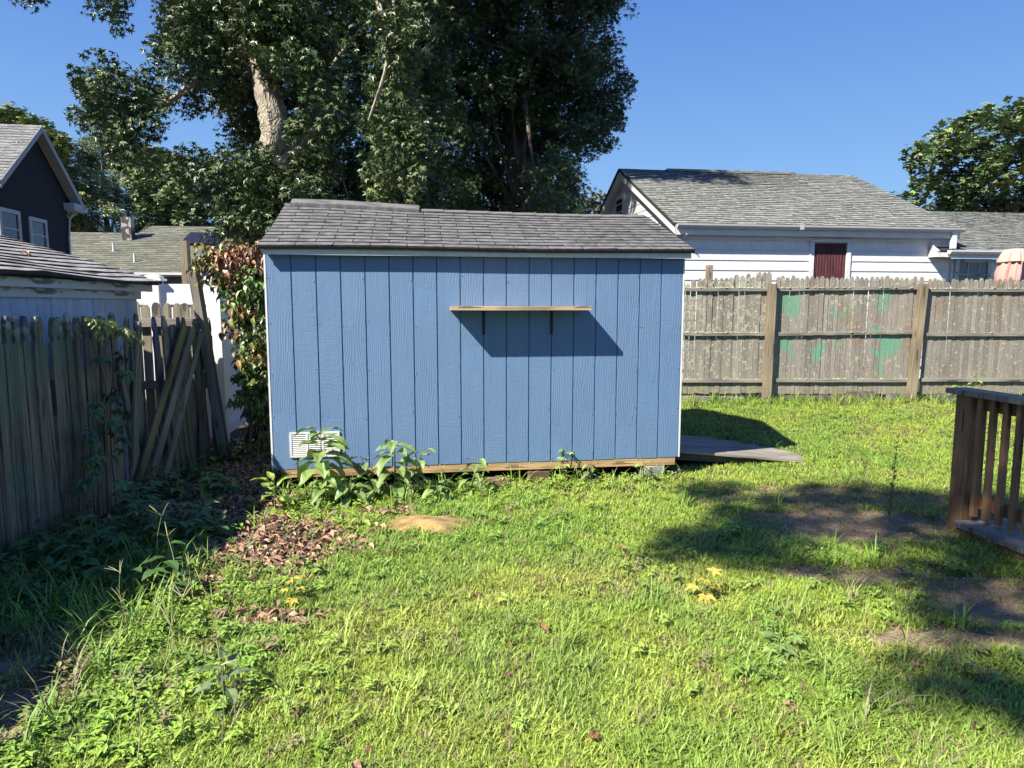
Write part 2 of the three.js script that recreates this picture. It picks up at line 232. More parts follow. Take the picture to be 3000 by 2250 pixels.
// ---------------------------------------------------------------- lawn
const inShed = (x, z) => { const [a, c] = toShed(x, z); return a > -0.05 && a < 3.72 && c < 0.0 && c > -2.5; };
const inRamp = (x, z) => { const [a, c] = toShed(x, z); return a > 3.6 && a < 5.1 && c < -0.36 && c > -1.38; };
{
  const r = rng(77), V = [
    clump(15, 0.035, 0.075, 0.004, 0.0075, 0.04, 0.45, 1.25, 0.8, 1), clump(14, 0.03, 0.065, 0.005, 0.0085, 0.04, 0.6, 1.35, 0.7, 2), clump(18, 0.04, 0.09, 0.003, 0.005, 0.035, 0.25, 0.95, 1.2, 3),
    clump(14, 0.035, 0.07, 0.0045, 0.0075, 0.045, 0.8, 1.45, 0.5, 4), clump(20, 0.035, 0.08, 0.0025, 0.0045, 0.045, 0.4, 1.15, 1.1, 5)];
  const lists = V.map(() => []), weeds = [], tall = [];
  const oval = ovalLeaf(0.028, 0.014, 0.3, 0.15, 2), wg = new GB(); for (let i = 0; i < 11; i++) wg.add(oval, mtx(rnd(-0.03, 0.03, r), rnd(0.015, 0.06, r), rnd(-0.03, 0.03, r), rnd(0, 6.28, r), rnd(-0.5, 0.3, r), 0, rnd(0.7, 1.3, r)));
  const weedGeo = wg.geo(), tallGeo = clump(11, 0.14, 0.3, 0.005, 0.009, 0.05, 0.1, 0.6, 1.6, 9);
  const put = (x, z) => {
    if (inShed(x, z) || inRamp(x, z)) return;
    const front = sstep(0.75, 0.1, toShed(x, z)[1]) * (toShed(x, z)[1] > -0.02 && toShed(x, z)[0] > -0.2 && toShed(x, z)[0] < 3.7 ? 1 : 0);
    const b = bare(x, z), l = litterAt(x, z), cover = (1 - 0.86 * b) * (1 - 0.97 * l) * (1 - 0.97 * ell(x, z, -0.62, -4.86, 0.24, 0.17)); const lo = vn(x * 7 + 3, z * 7) * 0.5 + 0.75;
    if (r() > cover * lo * (front ? 1 - 0.45 * front : 1)) return;
    const y = groundY(x, z), dry = clamp(1.7 * (fbm(x * 0.8 + 40, z * 0.8, 3) - 0.5) + 0.5 * b + 0.25 * sstep(-7, -9, z)), n = rnd(0.75, 1.25, r), dead = r() < 0.05 + 0.1 * sstep(0.5, 0.7, fbm(x * 2.2 + 70, z * 2.2, 3)) + 0.5 * b;
    const lush = fbm(x * 1.6 + 9, z * 1.6 + 4, 3);
    let col = [mix(0.24, 0.345, dry) * n, mix(0.34, 0.36, dry) * n, mix(0.04, 0.072, dry) * n]; { const k = 1 - 0.14 * sstep(0.45, 0.65, lush); col = [col[0] * k * k, col[1] * k, col[2] * k]; } if (dead) col = [0.24 * n, 0.185 * n, 0.09 * n];
    const s = (0.75 + 0.32 * lush) * (1 - 0.45 * b) * rnd(0.8, 1.25, r), k = [r() * 5 | 0][0];
    if (r() < 0.02 * sstep(0.4, 0.7, fbm(x + 20, z, 2)) + 0.14 * sstep(-0.9, -1.9, x) + 0.2 * front) weeds.push([mtx(x, y, z, rnd(0, 6.28, r), 0, 0, rnd(0.8, 1.5, r)), [col[0] * 0.85, col[1] * 0.95, col[2]]]);
    lists[k].push([mtx(x, y, z, rnd(0, 6.28, r), rnd(-0.15, 0.15, r), rnd(-0.15, 0.15, r), V3(s, s * rnd(0.8, 1.2, r), s)), col]);
    const fenceFoot = sstep(-10.3, -10.8, z);
    if (r() < 0.003 + 0.05 * front + 0.16 * fenceFoot + 0.09 * sstep(-1.4, -2.1, x)) tall.push([mtx(x, y, z, rnd(0, 6.28, r), 0, 0, rnd(0.5, 1.0, r)), [col[0] * 0.8, col[1] * 0.9, col[2]]]);
  };
  for (let z = -11.2; z < -1.5;) {
    const d = -z, dens = d < 3.2 ? 2000 : d < 4.5 ? 1600 : d < 6.5 ? 1100 : 700, dz = 0.1, hw = d * 0.79 + 0.9 + 1.6 * sstep(5, 9, d);
    const x0 = Math.max(-3.0, -hw), x1 = Math.min(11.5, hw), n = dens * dz * (x1 - x0);
    for (let i = 0; i < n; i++) put(rnd(x0, x1, r), z + rnd(0, dz, r));
    z += dz;
  }
  const lawn = new THREE.Group(); lawn.name = 'lawn_grass'; scene.add(lawn); lawn.userData.kind = 'stuff'; tag(lawn, 'patchy green lawn of short broad grass blades', 'grass');
  lists.forEach((l, i) => instanced('grass_tuft', V[i], M.grass, l, lawn));
  instanced('low_weeds', weedGeo, M.grass, weeds, lawn); instanced('long_grass', tallGeo, M.grass, tall, lawn);

  // shaded ground cover along the left fence
  const cov = [], cr = rng(5), cg = new GB(), ov = ovalLeaf(0.06, 0.034, 0.4, 0.15, 3);
  for (let i = 0; i < 9; i++) cg.add(ov, mtx(rnd(-0.05, 0.05, cr), rnd(0.03, 0.16, cr), rnd(-0.05, 0.05, cr), rnd(0, 6.28, cr), rnd(-0.35, 0.35, cr), 0, rnd(0.7, 1.4, cr)));
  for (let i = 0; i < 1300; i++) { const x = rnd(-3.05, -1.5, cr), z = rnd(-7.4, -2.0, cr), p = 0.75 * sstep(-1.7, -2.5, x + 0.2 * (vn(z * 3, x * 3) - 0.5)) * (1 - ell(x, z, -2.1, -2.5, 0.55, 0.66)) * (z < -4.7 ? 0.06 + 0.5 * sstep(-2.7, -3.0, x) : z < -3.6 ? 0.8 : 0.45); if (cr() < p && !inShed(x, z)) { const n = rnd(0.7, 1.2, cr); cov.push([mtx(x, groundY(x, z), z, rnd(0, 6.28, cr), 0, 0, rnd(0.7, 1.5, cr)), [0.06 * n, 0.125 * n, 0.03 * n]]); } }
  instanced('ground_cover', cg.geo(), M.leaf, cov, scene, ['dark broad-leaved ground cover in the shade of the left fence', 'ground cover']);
}
// ---------------------------------------------------------------- dry leaves on the soil
{
  const r = rng(31), A = ovalLeaf(0.055, 0.028, 0.5, 0.5, 3, 0.4), B = starLeaf(0.045, 5, 0.4, 0.4), la = [], lb = [];
  for (let i = 0; i < 15000; i++) { const x = rnd(-3.1, -0.8, r), z = rnd(-7.5, -3.2, r), l = litterAt(x, z); if (r() > l || inShed(x, z)) continue; const n = rnd(0.55, 1.35, r), w = r(); const c = w < 0.6 ? [0.34 * n, 0.2 * n, 0.125 * n] : w < 0.85 ? [0.22 * n, 0.13 * n, 0.09 * n] : [0.42 * n, 0.29 * n, 0.19 * n]; (r() < 0.75 ? la : lb).push([mtx(x, groundY(x, z) + rnd(0.006, 0.03, r), z, rnd(0, 6.28, r), rnd(-0.45, 0.45, r), rnd(-0.45, 0.45, r), rnd(0.4, 1.5, r)), c]); }
  const m = leafMat(0.85, 0.05), g = new THREE.Group(); g.name = 'leaf_litter'; g.userData.kind = 'stuff'; scene.add(g); tag(g, 'dry brown leaf litter on bare soil left of the lawn', 'leaf litter');
  instanced('dry_leaf', A, m, la, g); instanced('dry_leaf', B, m, lb, g);
}
{ // crumbs, pebbles and straw on the bare soil
  const r = rng(93), peb = new THREE.IcosahedronGeometry(0.006, 0), tw = limbGeo([[-0.03, 0, 0, 0.0015], [0, 0.004, 0.006, 0.0015], [0.03, 0, 0, 0.001]], 4, 0), a = [], b = [];
  const g = new THREE.Group(); g.name = 'soil_debris'; g.userData.kind = 'stuff'; scene.add(g); tag(g, 'crumbs, pebbles and straw scattered on the bare soil', 'debris');
  for (let i = 0; i < 16000; i++) { const x = i % 4 ? rnd(1.4, 4.2, r) : rnd(-2.6, -1.7, r), z = i % 4 ? rnd(-6.0, -2.9, r) : rnd(-3.2, -1.8, r); if (r() > bare(x, z)) continue; const n = rnd(0.5, 1.3, r), y = groundY(x, z); if (r() < 0.6) a.push([mtx(x, y + 0.002, z, r() * 6, r() * 6, 0, V3(rnd(0.4, 1.5, r), rnd(0.3, 1, r), rnd(0.4, 1.5, r))), [0.27 * n, 0.21 * n, 0.145 * n]]); else b.push([mtx(x, y + 0.006, z, r() * 6.28, rnd(-0.2, 0.2, r), rnd(-0.2, 0.2, r), rnd(0.4, 1.3, r)), [0.34 * n, 0.25 * n, 0.13 * n]]); }
  const m = new THREE.MeshStandardMaterial({ roughness: 0.95 }); instanced('pebble', peb, m, a, g); instanced('straw', tw, m, b, g);
}

// ---------------------------------------------------------------- blue shed
{
  const shed = thing('garden_shed', 'blue painted garden shed with grooved board siding and dark shingle roof', 'shed', [SX, 0, SZ], TH);
  const W = 3.658, D = 2.44, yb = 0.195, yt = 2.06, rz = -1.24;
  const roofTop = (x) => 2.572 + 0.05 * sstep(1.5, 0, x) + 0.012 * Math.sin(x * 1.6), eaveTop = (x) => 2.092 + 0.006 * Math.sin(x * 2.1);
  { // carcass behind the boards, with gables
    const g = new GB(); g.box(0.004, yb, -D, W - 0.004, yt, -0.012);
    for (const x of [0.004, W - 0.004]) g.tri([x, yt, -D], [x, yt, -0.012], [x, 2.52, rz]);
    part('wall', g.geo(), M.bluePlain, shed);
  }
  for (let i = 0; i < 18; i++) {
    const x0 = i * 0.2032 + 0.005, x1 = (i + 1) * 0.2032 - 0.005, g = new GB(), uo = hash(i, 4) * 10 | 0, vo = hash(i, 8), f = rnd(0.0005, 0.002), bv = 0.0015;
    const P = [[x0, -0.012], [x0, f - bv], [x0 + bv, f], [x1 - bv, f], [x1, f - bv], [x1, -0.012]], y0 = yb - rnd(0, 0.004);
    for (let k = 0; k < 5; k++) { const a = P[k], b = P[k + 1], ua = (a[0] - x0 + uo * 0.2) / 2, ub = (b[0] - x0 + uo * 0.2) / 2; g.quad([a[0], y0, a[1]], [b[0], y0, b[1]], [b[0], yt + 0.02, b[1]], [a[0], yt + 0.02, a[1]], [ua, vo], [ub, vo], [ub, vo + 0.93], [ua, vo + 0.93]); }
    g.quad([x0, y0, -0.012], [x1, y0, -0.012], [x1, y0, f - bv], [x0, y0, f - bv]);
    part('siding_board', g.geo(), M.blue, shed);
  }
  { const g = new GB(), r = rng(71); for (let k = 0; k < 19; k++) for (let y = 0.24; y < 2.0; y += 0.4) if (k % 2 === 0 || r() < 0.25) { const x = clamp(k * 0.2032 + (k % 2 ? 0 : r() < 0.5 ? 0.018 : -0.018), 0.02, W - 0.02), q = 0.0035, yy = y + rnd(-0.04, 0.04, r); g.box(x - q, yy - q, -0.002, x + q, yy + q, 0.0035); } const o = part('nail_heads', g.geo(), mat(0.04, 0.05, 0.065, { roughness: 0.5 }), shed); o.userData.kind = 'stuff'; }
  for (const [x0, x1] of [[-0.016, -0.001], [W + 0.001, W + 0.014]]) part('corner_trim', box(x0, yb, -0.03, x1, yt, 0.004), M.white, shed);
  part('fascia_board', box(-0.004, 2.026, 0.045, 3.70, 2.08, 0.078), M.white, shed);
  part('skid_beam', box(0.06, 0.12, -0.06, 3.63, yb - 0.004, -0.004, 0, 0.3, true), M.lumber, shed);
  for (const z of [-0.85, -1.6, -2.36]) part('skid_beam', box(0.06, 0.1, z - 0.04, 3.6, yb - 0.003, z + 0.04, 0, 0.3, true), M.lumber, shed);
  // roof: sagging deck, front slope of separate tabs, raised ridge vent over its left third
  const ov = 0.112, at = (x, t, h = 0) => { const y = mix(eaveTop(x), roofTop(x), t) - 0.012 * Math.sin(Math.PI * t) * sstep(2.5, 0.5, x), z = mix(ov, rz, t), n = [0.35, 0.937]; return [x, y + h * n[1], z + h * n[0]]; };
  const deck = new GB(), NX = 16, x0 = -0.035, x1 = 3.72;
  for (let i = 0; i < NX; i++) { const a = mix(x0, x1, i / NX), b = mix(x0, x1, (i + 1) / NX); for (let k = 0; k < 4; k++) { deck.quad(at(a, k / 4, -0.008), at(b, k / 4, -0.008), at(b, (k + 1) / 4, -0.008), at(a, (k + 1) / 4, -0.008)); } deck.quad(at(a, 0, -0.028), at(b, 0, -0.028), at(b, 0, -0.008), at(a, 0, -0.008)); deck.quad(at(a, 0, -0.028), at(a, 1, -0.028), at(b, 1, -0.028), at(b, 0, -0.028)); }
  const back = (x, t) => [x, mix(roofTop(x), 2.07, t), mix(rz, -D - 0.1, t)];
  for (let i = 0; i < NX; i++) { const a = mix(x0, x1, i / NX), b = mix(x0, x1, (i + 1) / NX); deck.quad(back(a, 0), back(b, 0), back(b, 1), back(a, 1)); }
  for (const x of [x0, x1]) { deck.quad(at(x, 0, -0.03), at(x, 1, -0.03), at(x, 1, 0), at(x, 0, 0)); }
  const roof = part('roof', deck.geo(), grit(0.055, 0.055, 0.055), shed);
  const NC = 13, r = rng(8), lens = 1 / NC;
  for (let c = 0; c < NC; c++) {
    let x = x0 + (c % 2 ? -0.152 : 0) - hash(c, 1) * 0.012;
    while (x < x1 - 0.03) {
      const a = Math.max(x, x0), b = Math.min(x + 0.305 - 0.007, x1); x += 0.305; if (b - a < 0.03) continue;
      const t0 = c * lens, t1 = Math.min(1, (c + 1) * lens + 0.012), lift = 0.010 + 0.0015 * r(), li2 = lift + (r() < 0.06 ? 0.005 : 0), g = new GB(), uo = r() * 3, vo = r() * 3;
      const A = at(a, t0, lift), B = at(b, t0, li2), C = at(b, t1, 0.001), E = at(a, t1, 0.001), A0 = at(a, t0, -0.006), B0 = at(b, t0, -0.006), w = b - a;
      g.quad(A, B, C, E, [uo, vo], [uo + w, vo], [uo + w, vo + 0.11], [uo, vo + 0.11], [1, 1, 1]); const ct = [0.42, 0.42, 0.42]; g.quad(A0, B0, B, A, [uo, vo], [uo + w, vo], [uo + w, vo + 0.01], [uo, vo + 0.01], ct); g.tri(A0, A, E, 0, 0, 0, ct); g.tri(B0, C, B, 0, 0, 0, ct);
      part('shingle', g.geo(), M.roofShed[r() * 4 | 0], roof);
    }
  }
  for (let x = 1.3; x < x1 - 0.02; x += 0.24) {   // folded cap shingles
    const b = Math.min(x + 0.235, x1), g = new GB(), f = (q, h, z) => [q, roofTop(q) + h - Math.abs(z) * 0.33, rz + z];
    g.quad(f(x, 0.010, 0.1), f(b, 0.014, 0.1), f(b, 0.018, 0), f(x, 0.012, 0), [0, 0], [0.24, 0], [0.24, 0.1], [0, 0.1]); g.quad(f(x, 0.012, 0), f(b, 0.018, 0), f(b, 0.014, -0.1), f(x, 0.010, -0.1)); g.quad(f(x, 0, 0.1), f(b, 0, 0.1), f(b, 0.014, 0.1), f(x, 0.01, 0.1)); g.quad(f(b, 0, 0.1), f(b, 0, -0.1), f(b, 0.018, 0), f(b, 0.014, 0.1));
    part('ridge_shingle', g.geo(), M.ridge, roof);
  }
  { // ridge vent: a lifted strip with a lip
    const g = new GB(), f = (x, h, z) => [x, roofTop(x) + h - Math.abs(z) * 0.34, rz + z];
    for (let i = 0; i < 8; i++) { const a = mix(0.03, 1.29, i / 8), b = mix(0.03, 1.29, (i + 1) / 8); g.quad(f(a, 0.032, 0.13), f(b, 0.032, 0.13), f(b, 0.05, 0), f(a, 0.05, 0), [a, 0], [b, 0], [b, 0.13], [a, 0.13]); g.quad(f(a, 0.05, 0), f(b, 0.05, 0), f(b, 0.032, -0.13), f(a, 0.032, -0.13)); g.quad(f(a, -0.004, 0.13), f(b, -0.004, 0.13), f(b, 0.032, 0.13), f(a, 0.032, 0.13), [a, 0], [b, 0], [b, 0.03], [a, 0.03]); }
    for (const x of [0.03, 1.29]) { g.quad(f(x, -0.01, 0.13), f(x, 0.032, 0.13), f(x, 0.05, 0), f(x, -0.01, 0)); g.quad(f(x, -0.01, -0.13), f(x, 0.032, -0.13), f(x, 0.05, 0), f(x, -0.01, 0)); }
    part('ridge_vent', g.geo(), M.ridge, roof);
  }
  // white louvred vent low on the front wall
  const vent = part('wall_vent', box(0.15, 0.305, 0.003, 0.55, 0.51, 0.006), M.dark, shed);
  { const g = new GB(); g.box(0.142, 0.298, 0.003, 0.544 + 0.02, 0.314, 0.016).box(0.142, 0.502, 0.003, 0.564, 0.518, 0.016).box(0.142, 0.3141, 0.003, 0.16, 0.5019, 0.016).box(0.546, 0.3141, 0.003, 0.564, 0.5019, 0.016).box(0.278, 0.3141, 0.004, 0.296, 0.5019, 0.0155).box(0.412, 0.3141, 0.004, 0.43, 0.5019, 0.0155); part('vent_frame', g.geo(), M.white, vent); }
  for (let k = 0; k < 11; k++) { const y = 0.322 + k * 0.0168, g = new GB(); g.quad([0.16, y - 0.004, 0.0145], [0.546, y - 0.004, 0.0145], [0.546, y + 0.0075, 0.008], [0.16, y + 0.0075, 0.008]); g.quad([0.16, y - 0.005, 0.013], [0.16, y + 0.0065, 0.0068], [0.546, y + 0.0065, 0.0068], [0.546, y - 0.005, 0.013]); part('slat', g.geo(), M.white, vent); }
  // shelf on two black brackets
  const shelf = thing('wall_shelf', 'weathered wooden shelf on black brackets on the blue wall', 'shelf', fromShed(0, 0).toArray(), TH);
  part('shelf_board', box(1.533, 1.566, 0.0045, 2.742, 1.602, 0.237, 0, 0.2, true), M.lumberPale, shelf);
  for (const x of [1.829, 2.438]) part('bracket', new GB().box(x - 0.012, 1.35, 0.0045, x + 0.012, 1.5655, 0.009).box(x - 0.012, 1.5605, 0.0092, x + 0.012, 1.5658, 0.19).box(x - 0.004, 1.44, 0.0092, x + 0.004, 1.56, 0.016).geo(), M.soot, shelf);
  // supports
  for (const [a, c, w, h, m] of [[1.9, 0.1, 0.3, 0.055, [0.27, 0.17, 0.12]], [2.33, 0.02, 0.2, 0.1, [0.24, 0.15, 0.1]], [3.42, 0.02, 0.2, 0.115, [0.45, 0.44, 0.41]], [0.5, -0.12, 0.3, 0.105, [0.25, 0.24, 0.22]]]) { const p = fromShed(a, c - 0.1); const o = single('paver', bar(w, 0.2, h + 0.02, 0.006), grit(...m), m[0] > 0.4 ? 'pale grey concrete paver under the right end of the shed beam' : h < 0.06 ? 'flat tan paver in the weeds before the shed' : m[1] > 0.2 ? 'grey paver under the left end of the shed beam' : 'reddish brick paver propping the middle of the shed beam', 'paver'); o.position.set(p.x, groundY(p.x, p.z) - 0.02, p.z); o.rotation.y = TH + 0.06 * (a - 2); }
}
{ // ramp of grey planks at the shed's right side
  const ramp = thing('wooden_ramp', 'grey plank ramp sloping down from the right side of the blue shed', 'ramp', [SX, 0, SZ], TH), n = 9;
  for (let i = 0; i < n; i++) {
    const z = -0.37 - i * 0.112, x1 = [5.12, 5.2, 5.24, 5.26, 5.22, 5.14, 5.0, 4.82, 4.58][i], y1 = mix(0.2, 0.03, (x1 - 3.69) / 1.55);
    beamPart('plank', V3(3.69, 0.185 + rnd(-0.003, 0.003), z), V3(x1, y1 - 0.015, z), 0.104, 0.03, M.greyDeck, ramp, V3(0, 0, 1), 0.004);
  }
  for (const z of [-0.42, -1.2]) beamPart('joist', V3(3.7, 0.12, z), V3(z < -1 ? 4.5 : 5.0, 0.0, z), 0.05, 0.08, M.greyDark, ramp, V3(0, 0, 1));
}

// ---------------------------------------------------------------- picket fences
function picketGeo(w, h, d, X0, tw, th, gothic = 0, seed = 1) {   // base centre at the origin; uv from the place along the fence
  const a = w / 2, j = (k) => (hash(seed, k) - 0.5) * 0.008, tip = h, sh = h - 0.105;
  const half = gothic ? [[a, 0], [a, sh - 0.07], [a * 0.55, sh - 0.055 + j(1)], [a * 0.5, sh - 0.03], [a * 0.78, sh - 0.002], [a * 0.74, sh + 0.03 + j(2)], [a * 0.46, tip - 0.02 + j(3)], [a * 0.2, tip]] : [[a, 0], [a, sh + 0.02], [a * 0.95, sh + 0.055 + j(1)], [a * 0.72, tip - 0.022 + j(2)], [a * 0.3, tip - 0.003]];
  const out = [...half, ...half.slice().reverse().map(([x, y], k) => [-x * (0.9 + 0.1 * hash(seed, k)), y + (y > 0.1 ? j(k + 4) : 0)])];
  out[out.length - 1][0] = -a;
  const g = new GB(), tri = THREE.ShapeUtils.triangulateShape(out.map((p) => new THREE.Vector2(...p)), []), uv = (p) => [(p[0] + X0) / tw, p[1] / th], z0 = -d / 2, z1 = d / 2, P = (p, z) => [p[0], p[1], z];
  for (const [i, k, l] of tri) { g.tri(P(out[i], z1), P(out[k], z1), P(out[l], z1), uv(out[i]), uv(out[k]), uv(out[l])); g.tri(P(out[i], z0), P(out[l], z0), P(out[k], z0), uv(out[i]), uv(out[l]), uv(out[k])); }
  out.forEach((p, i) => { const q = out[(i + 1) % out.length]; g.quad(P(p, z1), P(p, z0), P(q, z0), P(q, z1), uv(p), uv(p), uv(q), uv(q)); });
  return g.geo();
}
const inPoly = (x, y, p) => { let c = false; for (let i = 0, j = p.length - 1; i < p.length; j = i++) if ((p[i][1] > y) !== (p[j][1] > y) && x < (p[j][0] - p[i][0]) * (y - p[i][1]) / (p[j][1] - p[i][1]) + p[i][0]) c = !c; return c; };
const lichenMat = mat(0.46, 0.47, 0.33, { roughness: 1, vertexColors: true });
function lichenOn(parent, list, seed) {                // crusty patches: [x0, x1, y, z, amount]
  const g = new GB(), r = rng(seed);
  for (const [x0, x1, y, z, n] of list) for (let i = 0; i < n; i++) {
    const cx = rnd(x0, x1, r), s = rnd(0.008, 0.03, r), cz = z + rnd(-0.012, 0.014, r), cy = y + rnd(-0.003, 0.006, r), k = 7, c = rnd(0.75, 1.1, r), col = [0.95 * c, c, 0.72 * c], q = [];
    for (let a = 0; a < k; a++) { const t = a / k * 6.283, l = s * rnd(0.6, 1.25, r); q.push([cx + Math.cos(t) * l * 1.3, cy + rnd(-0.003, 0.003, r), cz + Math.sin(t) * l]); }
    for (let a = 0; a < k; a++) { const b = q[(a + 1) % k]; g.tri([cx, cy + 0.006, cz], b, q[a], 0, 0, 0, col); g.tri(q[a], b, [b[0], b[1] - 0.012, b[2] - 0.002], 0, 0, 0, col); }
  }
  const o = part('lichen', g.geo(), lichenMat, parent); o.userData.kind = 'stuff'; return o;
}
{ // grey stockade fence across the back of the yard
  const FX = 5.5, F = thing('picket_fence', 'tall weathered grey picket fence with green paint smears before the white house', 'fence', [FX, 0, -11], 0);
  const paint = [
    [[4.24, 1.69], [4.44, 1.71], [4.42, 1.57], [4.60, 1.61], [4.60, 1.28], [4.48, 1.22], [4.35, 1.31], [4.25, 1.37]], [[5.04, 1.37], [5.13, 1.47], [5.17, 1.31], [5.33, 1.34], [5.38, 1.47], [5.39, 1.25], [5.26, 1.20], [5.10, 1.25]],
    [[4.24, 0.91], [4.38, 0.93], [4.48, 0.88], [4.46, 1.07], [4.51, 0.94], [4.50, 0.72], [4.54, 0.50], [4.50, 0.50], [4.46, 0.69], [4.40, 0.68], [4.28, 0.75]], [[4.75, 0.80], [4.83, 0.69], [4.90, 0.82], [5.04, 0.86], [5.02, 0.72], [4.92, 0.53], [4.87, 0.49], [4.82, 0.63]],
    [[4.79, 0.83], [4.82, 0.96], [4.85, 0.96], [4.83, 0.82]], [[5.10, 0.93], [5.27, 0.85], [5.25, 0.74], [5.19, 0.77]], [[5.81, 1.68], [6.04, 1.77], [6.05, 1.51], [5.99, 1.38], [5.88, 1.31], [5.83, 1.39]],
    [[5.72, 1.08], [5.90, 1.07], [5.93, 0.96], [6.00, 0.89], [6.10, 1.00], [6.09, 0.91], [6.25, 0.93], [6.24, 0.80], [6.19, 0.68], [6.05, 0.60], [5.96, 0.60], [5.97, 0.30], [5.93, 0.30], [5.89, 0.60], [5.73, 0.71], [5.76, 0.74], [5.92, 0.68], [5.91, 0.85], [5.81, 0.93]]];
  const dens = [0.7, 0.45, 0.85, 0.95, 0.9, 0.5, 0.6, 1];
  const bb = paint.map((p) => [Math.min(...p.map((q) => q[0])), Math.max(...p.map((q) => q[0])), Math.min(...p.map((q) => q[1])), Math.max(...p.map((q) => q[1]))]);
  const tex = makeTex(2048, 1024, (u, v) => {
    const x = 2.5 + u * 7, y = v * 2.3, pk = Math.floor(x / 0.079), tone = 0.8 + 0.4 * hash(pk, 2), g = vn(x * 240 + 30 * vn(x * 9, y * 2), y * 5), f = vn(x * 420, y * 16), sp = vn(x * 95, y * 70);
    let t = tone * (0.55 + 0.35 * g + 0.28 * f) + 0.25 * (fbm(x * 3, y * 1.4, 3) - 0.5); let c = [0.238 * t, 0.216 * t, 0.18 * t];
    const br = 0.7 * sstep(0.64, 0.8, fbm(x * 4 + 7, y * 2.2, 3)); c = [mix(c[0], 0.22 * t, br), mix(c[1], 0.16 * t, br), mix(c[2], 0.105 * t, br)];
    const li = (x < 4.05 ? 0.14 : 0.035) * (0.4 + 1.2 * y / 2) , ln = fbm(x * 22, y * 22, 3); if (ln > 0.80 - li - 0.06 && sp > 0.42) c = [0.33, 0.335, 0.24]; if (sp > 0.9) c = [0.36, 0.355, 0.3]; if (sp < 0.07) c = [0.08 * t, 0.065 * t, 0.05 * t];
    const mo = sstep(0.45, 0.2, y) * sstep(0.4, 0.7, fbm(x * 5, y * 6 + 3, 3)); c = [mix(c[0], 0.2, mo * 0.6), mix(c[1], 0.205, mo * 0.6), mix(c[2], 0.1, mo * 0.6)];
    const wx = x + 0.03 * (vn(x * 30, y * 30) - 0.5), wy = y + 0.04 * (vn(x * 24 + 9, y * 24) - 0.5);
    for (let i = 0; i < 8; i++) { const b = bb[i]; if (wx < b[0] || wx > b[1] || wy < b[2] || wy > b[3]) continue; if (inPoly(wx, wy, paint[i])) { const k = dens[i] * (0.36 + 0.4 * vn(x * 160, y * 9) + 0.45 * sstep(0.35, 0.6, fbm(x * 30, y * 9, 3))); const q = Math.min(0.85, k); c = [mix(c[0], 0.085, q), mix(c[1], 0.27, q), mix(c[2], 0.17, q)]; } }
    return c;
  });
  const bump = makeTex(1024, 512, (u, v) => vn(u * 1700, v * 12) * 0.6 + 0.4 * vn(u * 700, v * 9), false);
  const m = mat(1, 1, 1, { map: tex, bumpMap: bump, bumpScale: 0.003, roughness: 0.95 }), r = rng(3); let n = 0;
  const run = (x0, x1, step, top, bot, gap) => { for (let x = x0; x < x1; x += step) { n++; const gp = gap(x), t = top(x) + rnd(-0.02, 0.018, r) - (r() < 0.06 ? 0.05 : 0); const o = part('picket', picketGeo(step - gp, t - bot, 0.018, x + step / 2 - 2.5, 7, 2.3, 0, n), m, F, [x + step / 2 - FX, bot + rnd(-0.012, 0.012, r), rnd(-0.006, 0.004, r)], [rnd(-0.006, 0.006, r), 0, -0.006 + rnd(-0.006, 0.006, r)]); if (hash(n, 5) < 0.02) o.scale.y = 0.97; } };
  run(1.13, 4.06, 0.0856, (x) => 2.03 + 0.11 * sstep(3.0, 3.95, x), 0.2, (x) => x < 2.78 ? 0.016 : 0.0035); run(4.18, 6.46, 0.0785, () => 2.065, 0.185, (x) => hash(x * 9 | 0, 3) < 0.62 ? 0.010 : 0.003); run(6.6, 11.4, 0.0745, () => 2.035, 0.19, (x) => hash(x * 7 | 0, 6) < 0.4 ? 0.008 : 0.003);
  const rails = [[1.13, 4.06, [1.862, 1.155, 0.405]], [4.17, 6.43, [1.862, 1.155, 0.41]], [6.58, 11.4, [1.852, 1.15, 0.42]]];
  const lich = []; rails.forEach(([a, b, ys], s) => ys.forEach((y, k) => { const sag = s === 1 ? 0.03 : -0.02; const A = V3(a - FX, y - (s === 1 ? 0 : sag * 0), 0.032), B = V3(b - FX, y + (s === 1 && k < 2 ? 0.03 : 0), 0.032); beamPart('rail', A, B, 0.045, 0.058, M.grey, F, V3(0, 0, 1), 0.005, 0.006); lich.push([a - FX + 0.05, b - FX - 0.05, y + 0.031, 0.034, (s === 0 ? [110, 60, 22] : s === 1 ? [95, 26, 20] : [60, 5, 2])[k]]); }));
  lichenOn(F, lich, 4);
  const post = (xt, xb, yt, yb, w, mm, z) => beamPart('post', V3(xb - FX, yb, z), V3(xt - FX, yt, z - 0.02), w, 0.1, mm, F, V3(1, 0, 0), 0.006);
  post(4.115, 4.085, 1.95, -0.05, 0.125, M.greyBrown, 0.1); post(6.5, 6.4, 1.955, -0.05, 0.13, M.greyBrown, 0.1); post(9.0, 8.98, 1.93, -0.05, 0.12, M.greyBrown, 0.1); post(11.4, 11.38, 1.93, -0.05, 0.12, M.greyBrown, 0.1); post(1.6, 1.6, 1.93, -0.05, 0.12, M.greyBrown, 0.1); post(3.16, 3.16, 2.25, -0.05, 0.095, M.greyBrown, -0.08);
  beamPart('kick_board', V3(2.5 - FX, 0.12, 0.0), V3(3.75 - FX, 0.1, 0.02), 0.09, 0.03, M.grey, F, V3(0, 1, 0)); beamPart('kick_board', V3(4.3 - FX, 0.13, -0.01), V3(5.6 - FX, 0.13, -0.01), 0.07, 0.03, M.greyDark, F, V3(0, 1, 0));
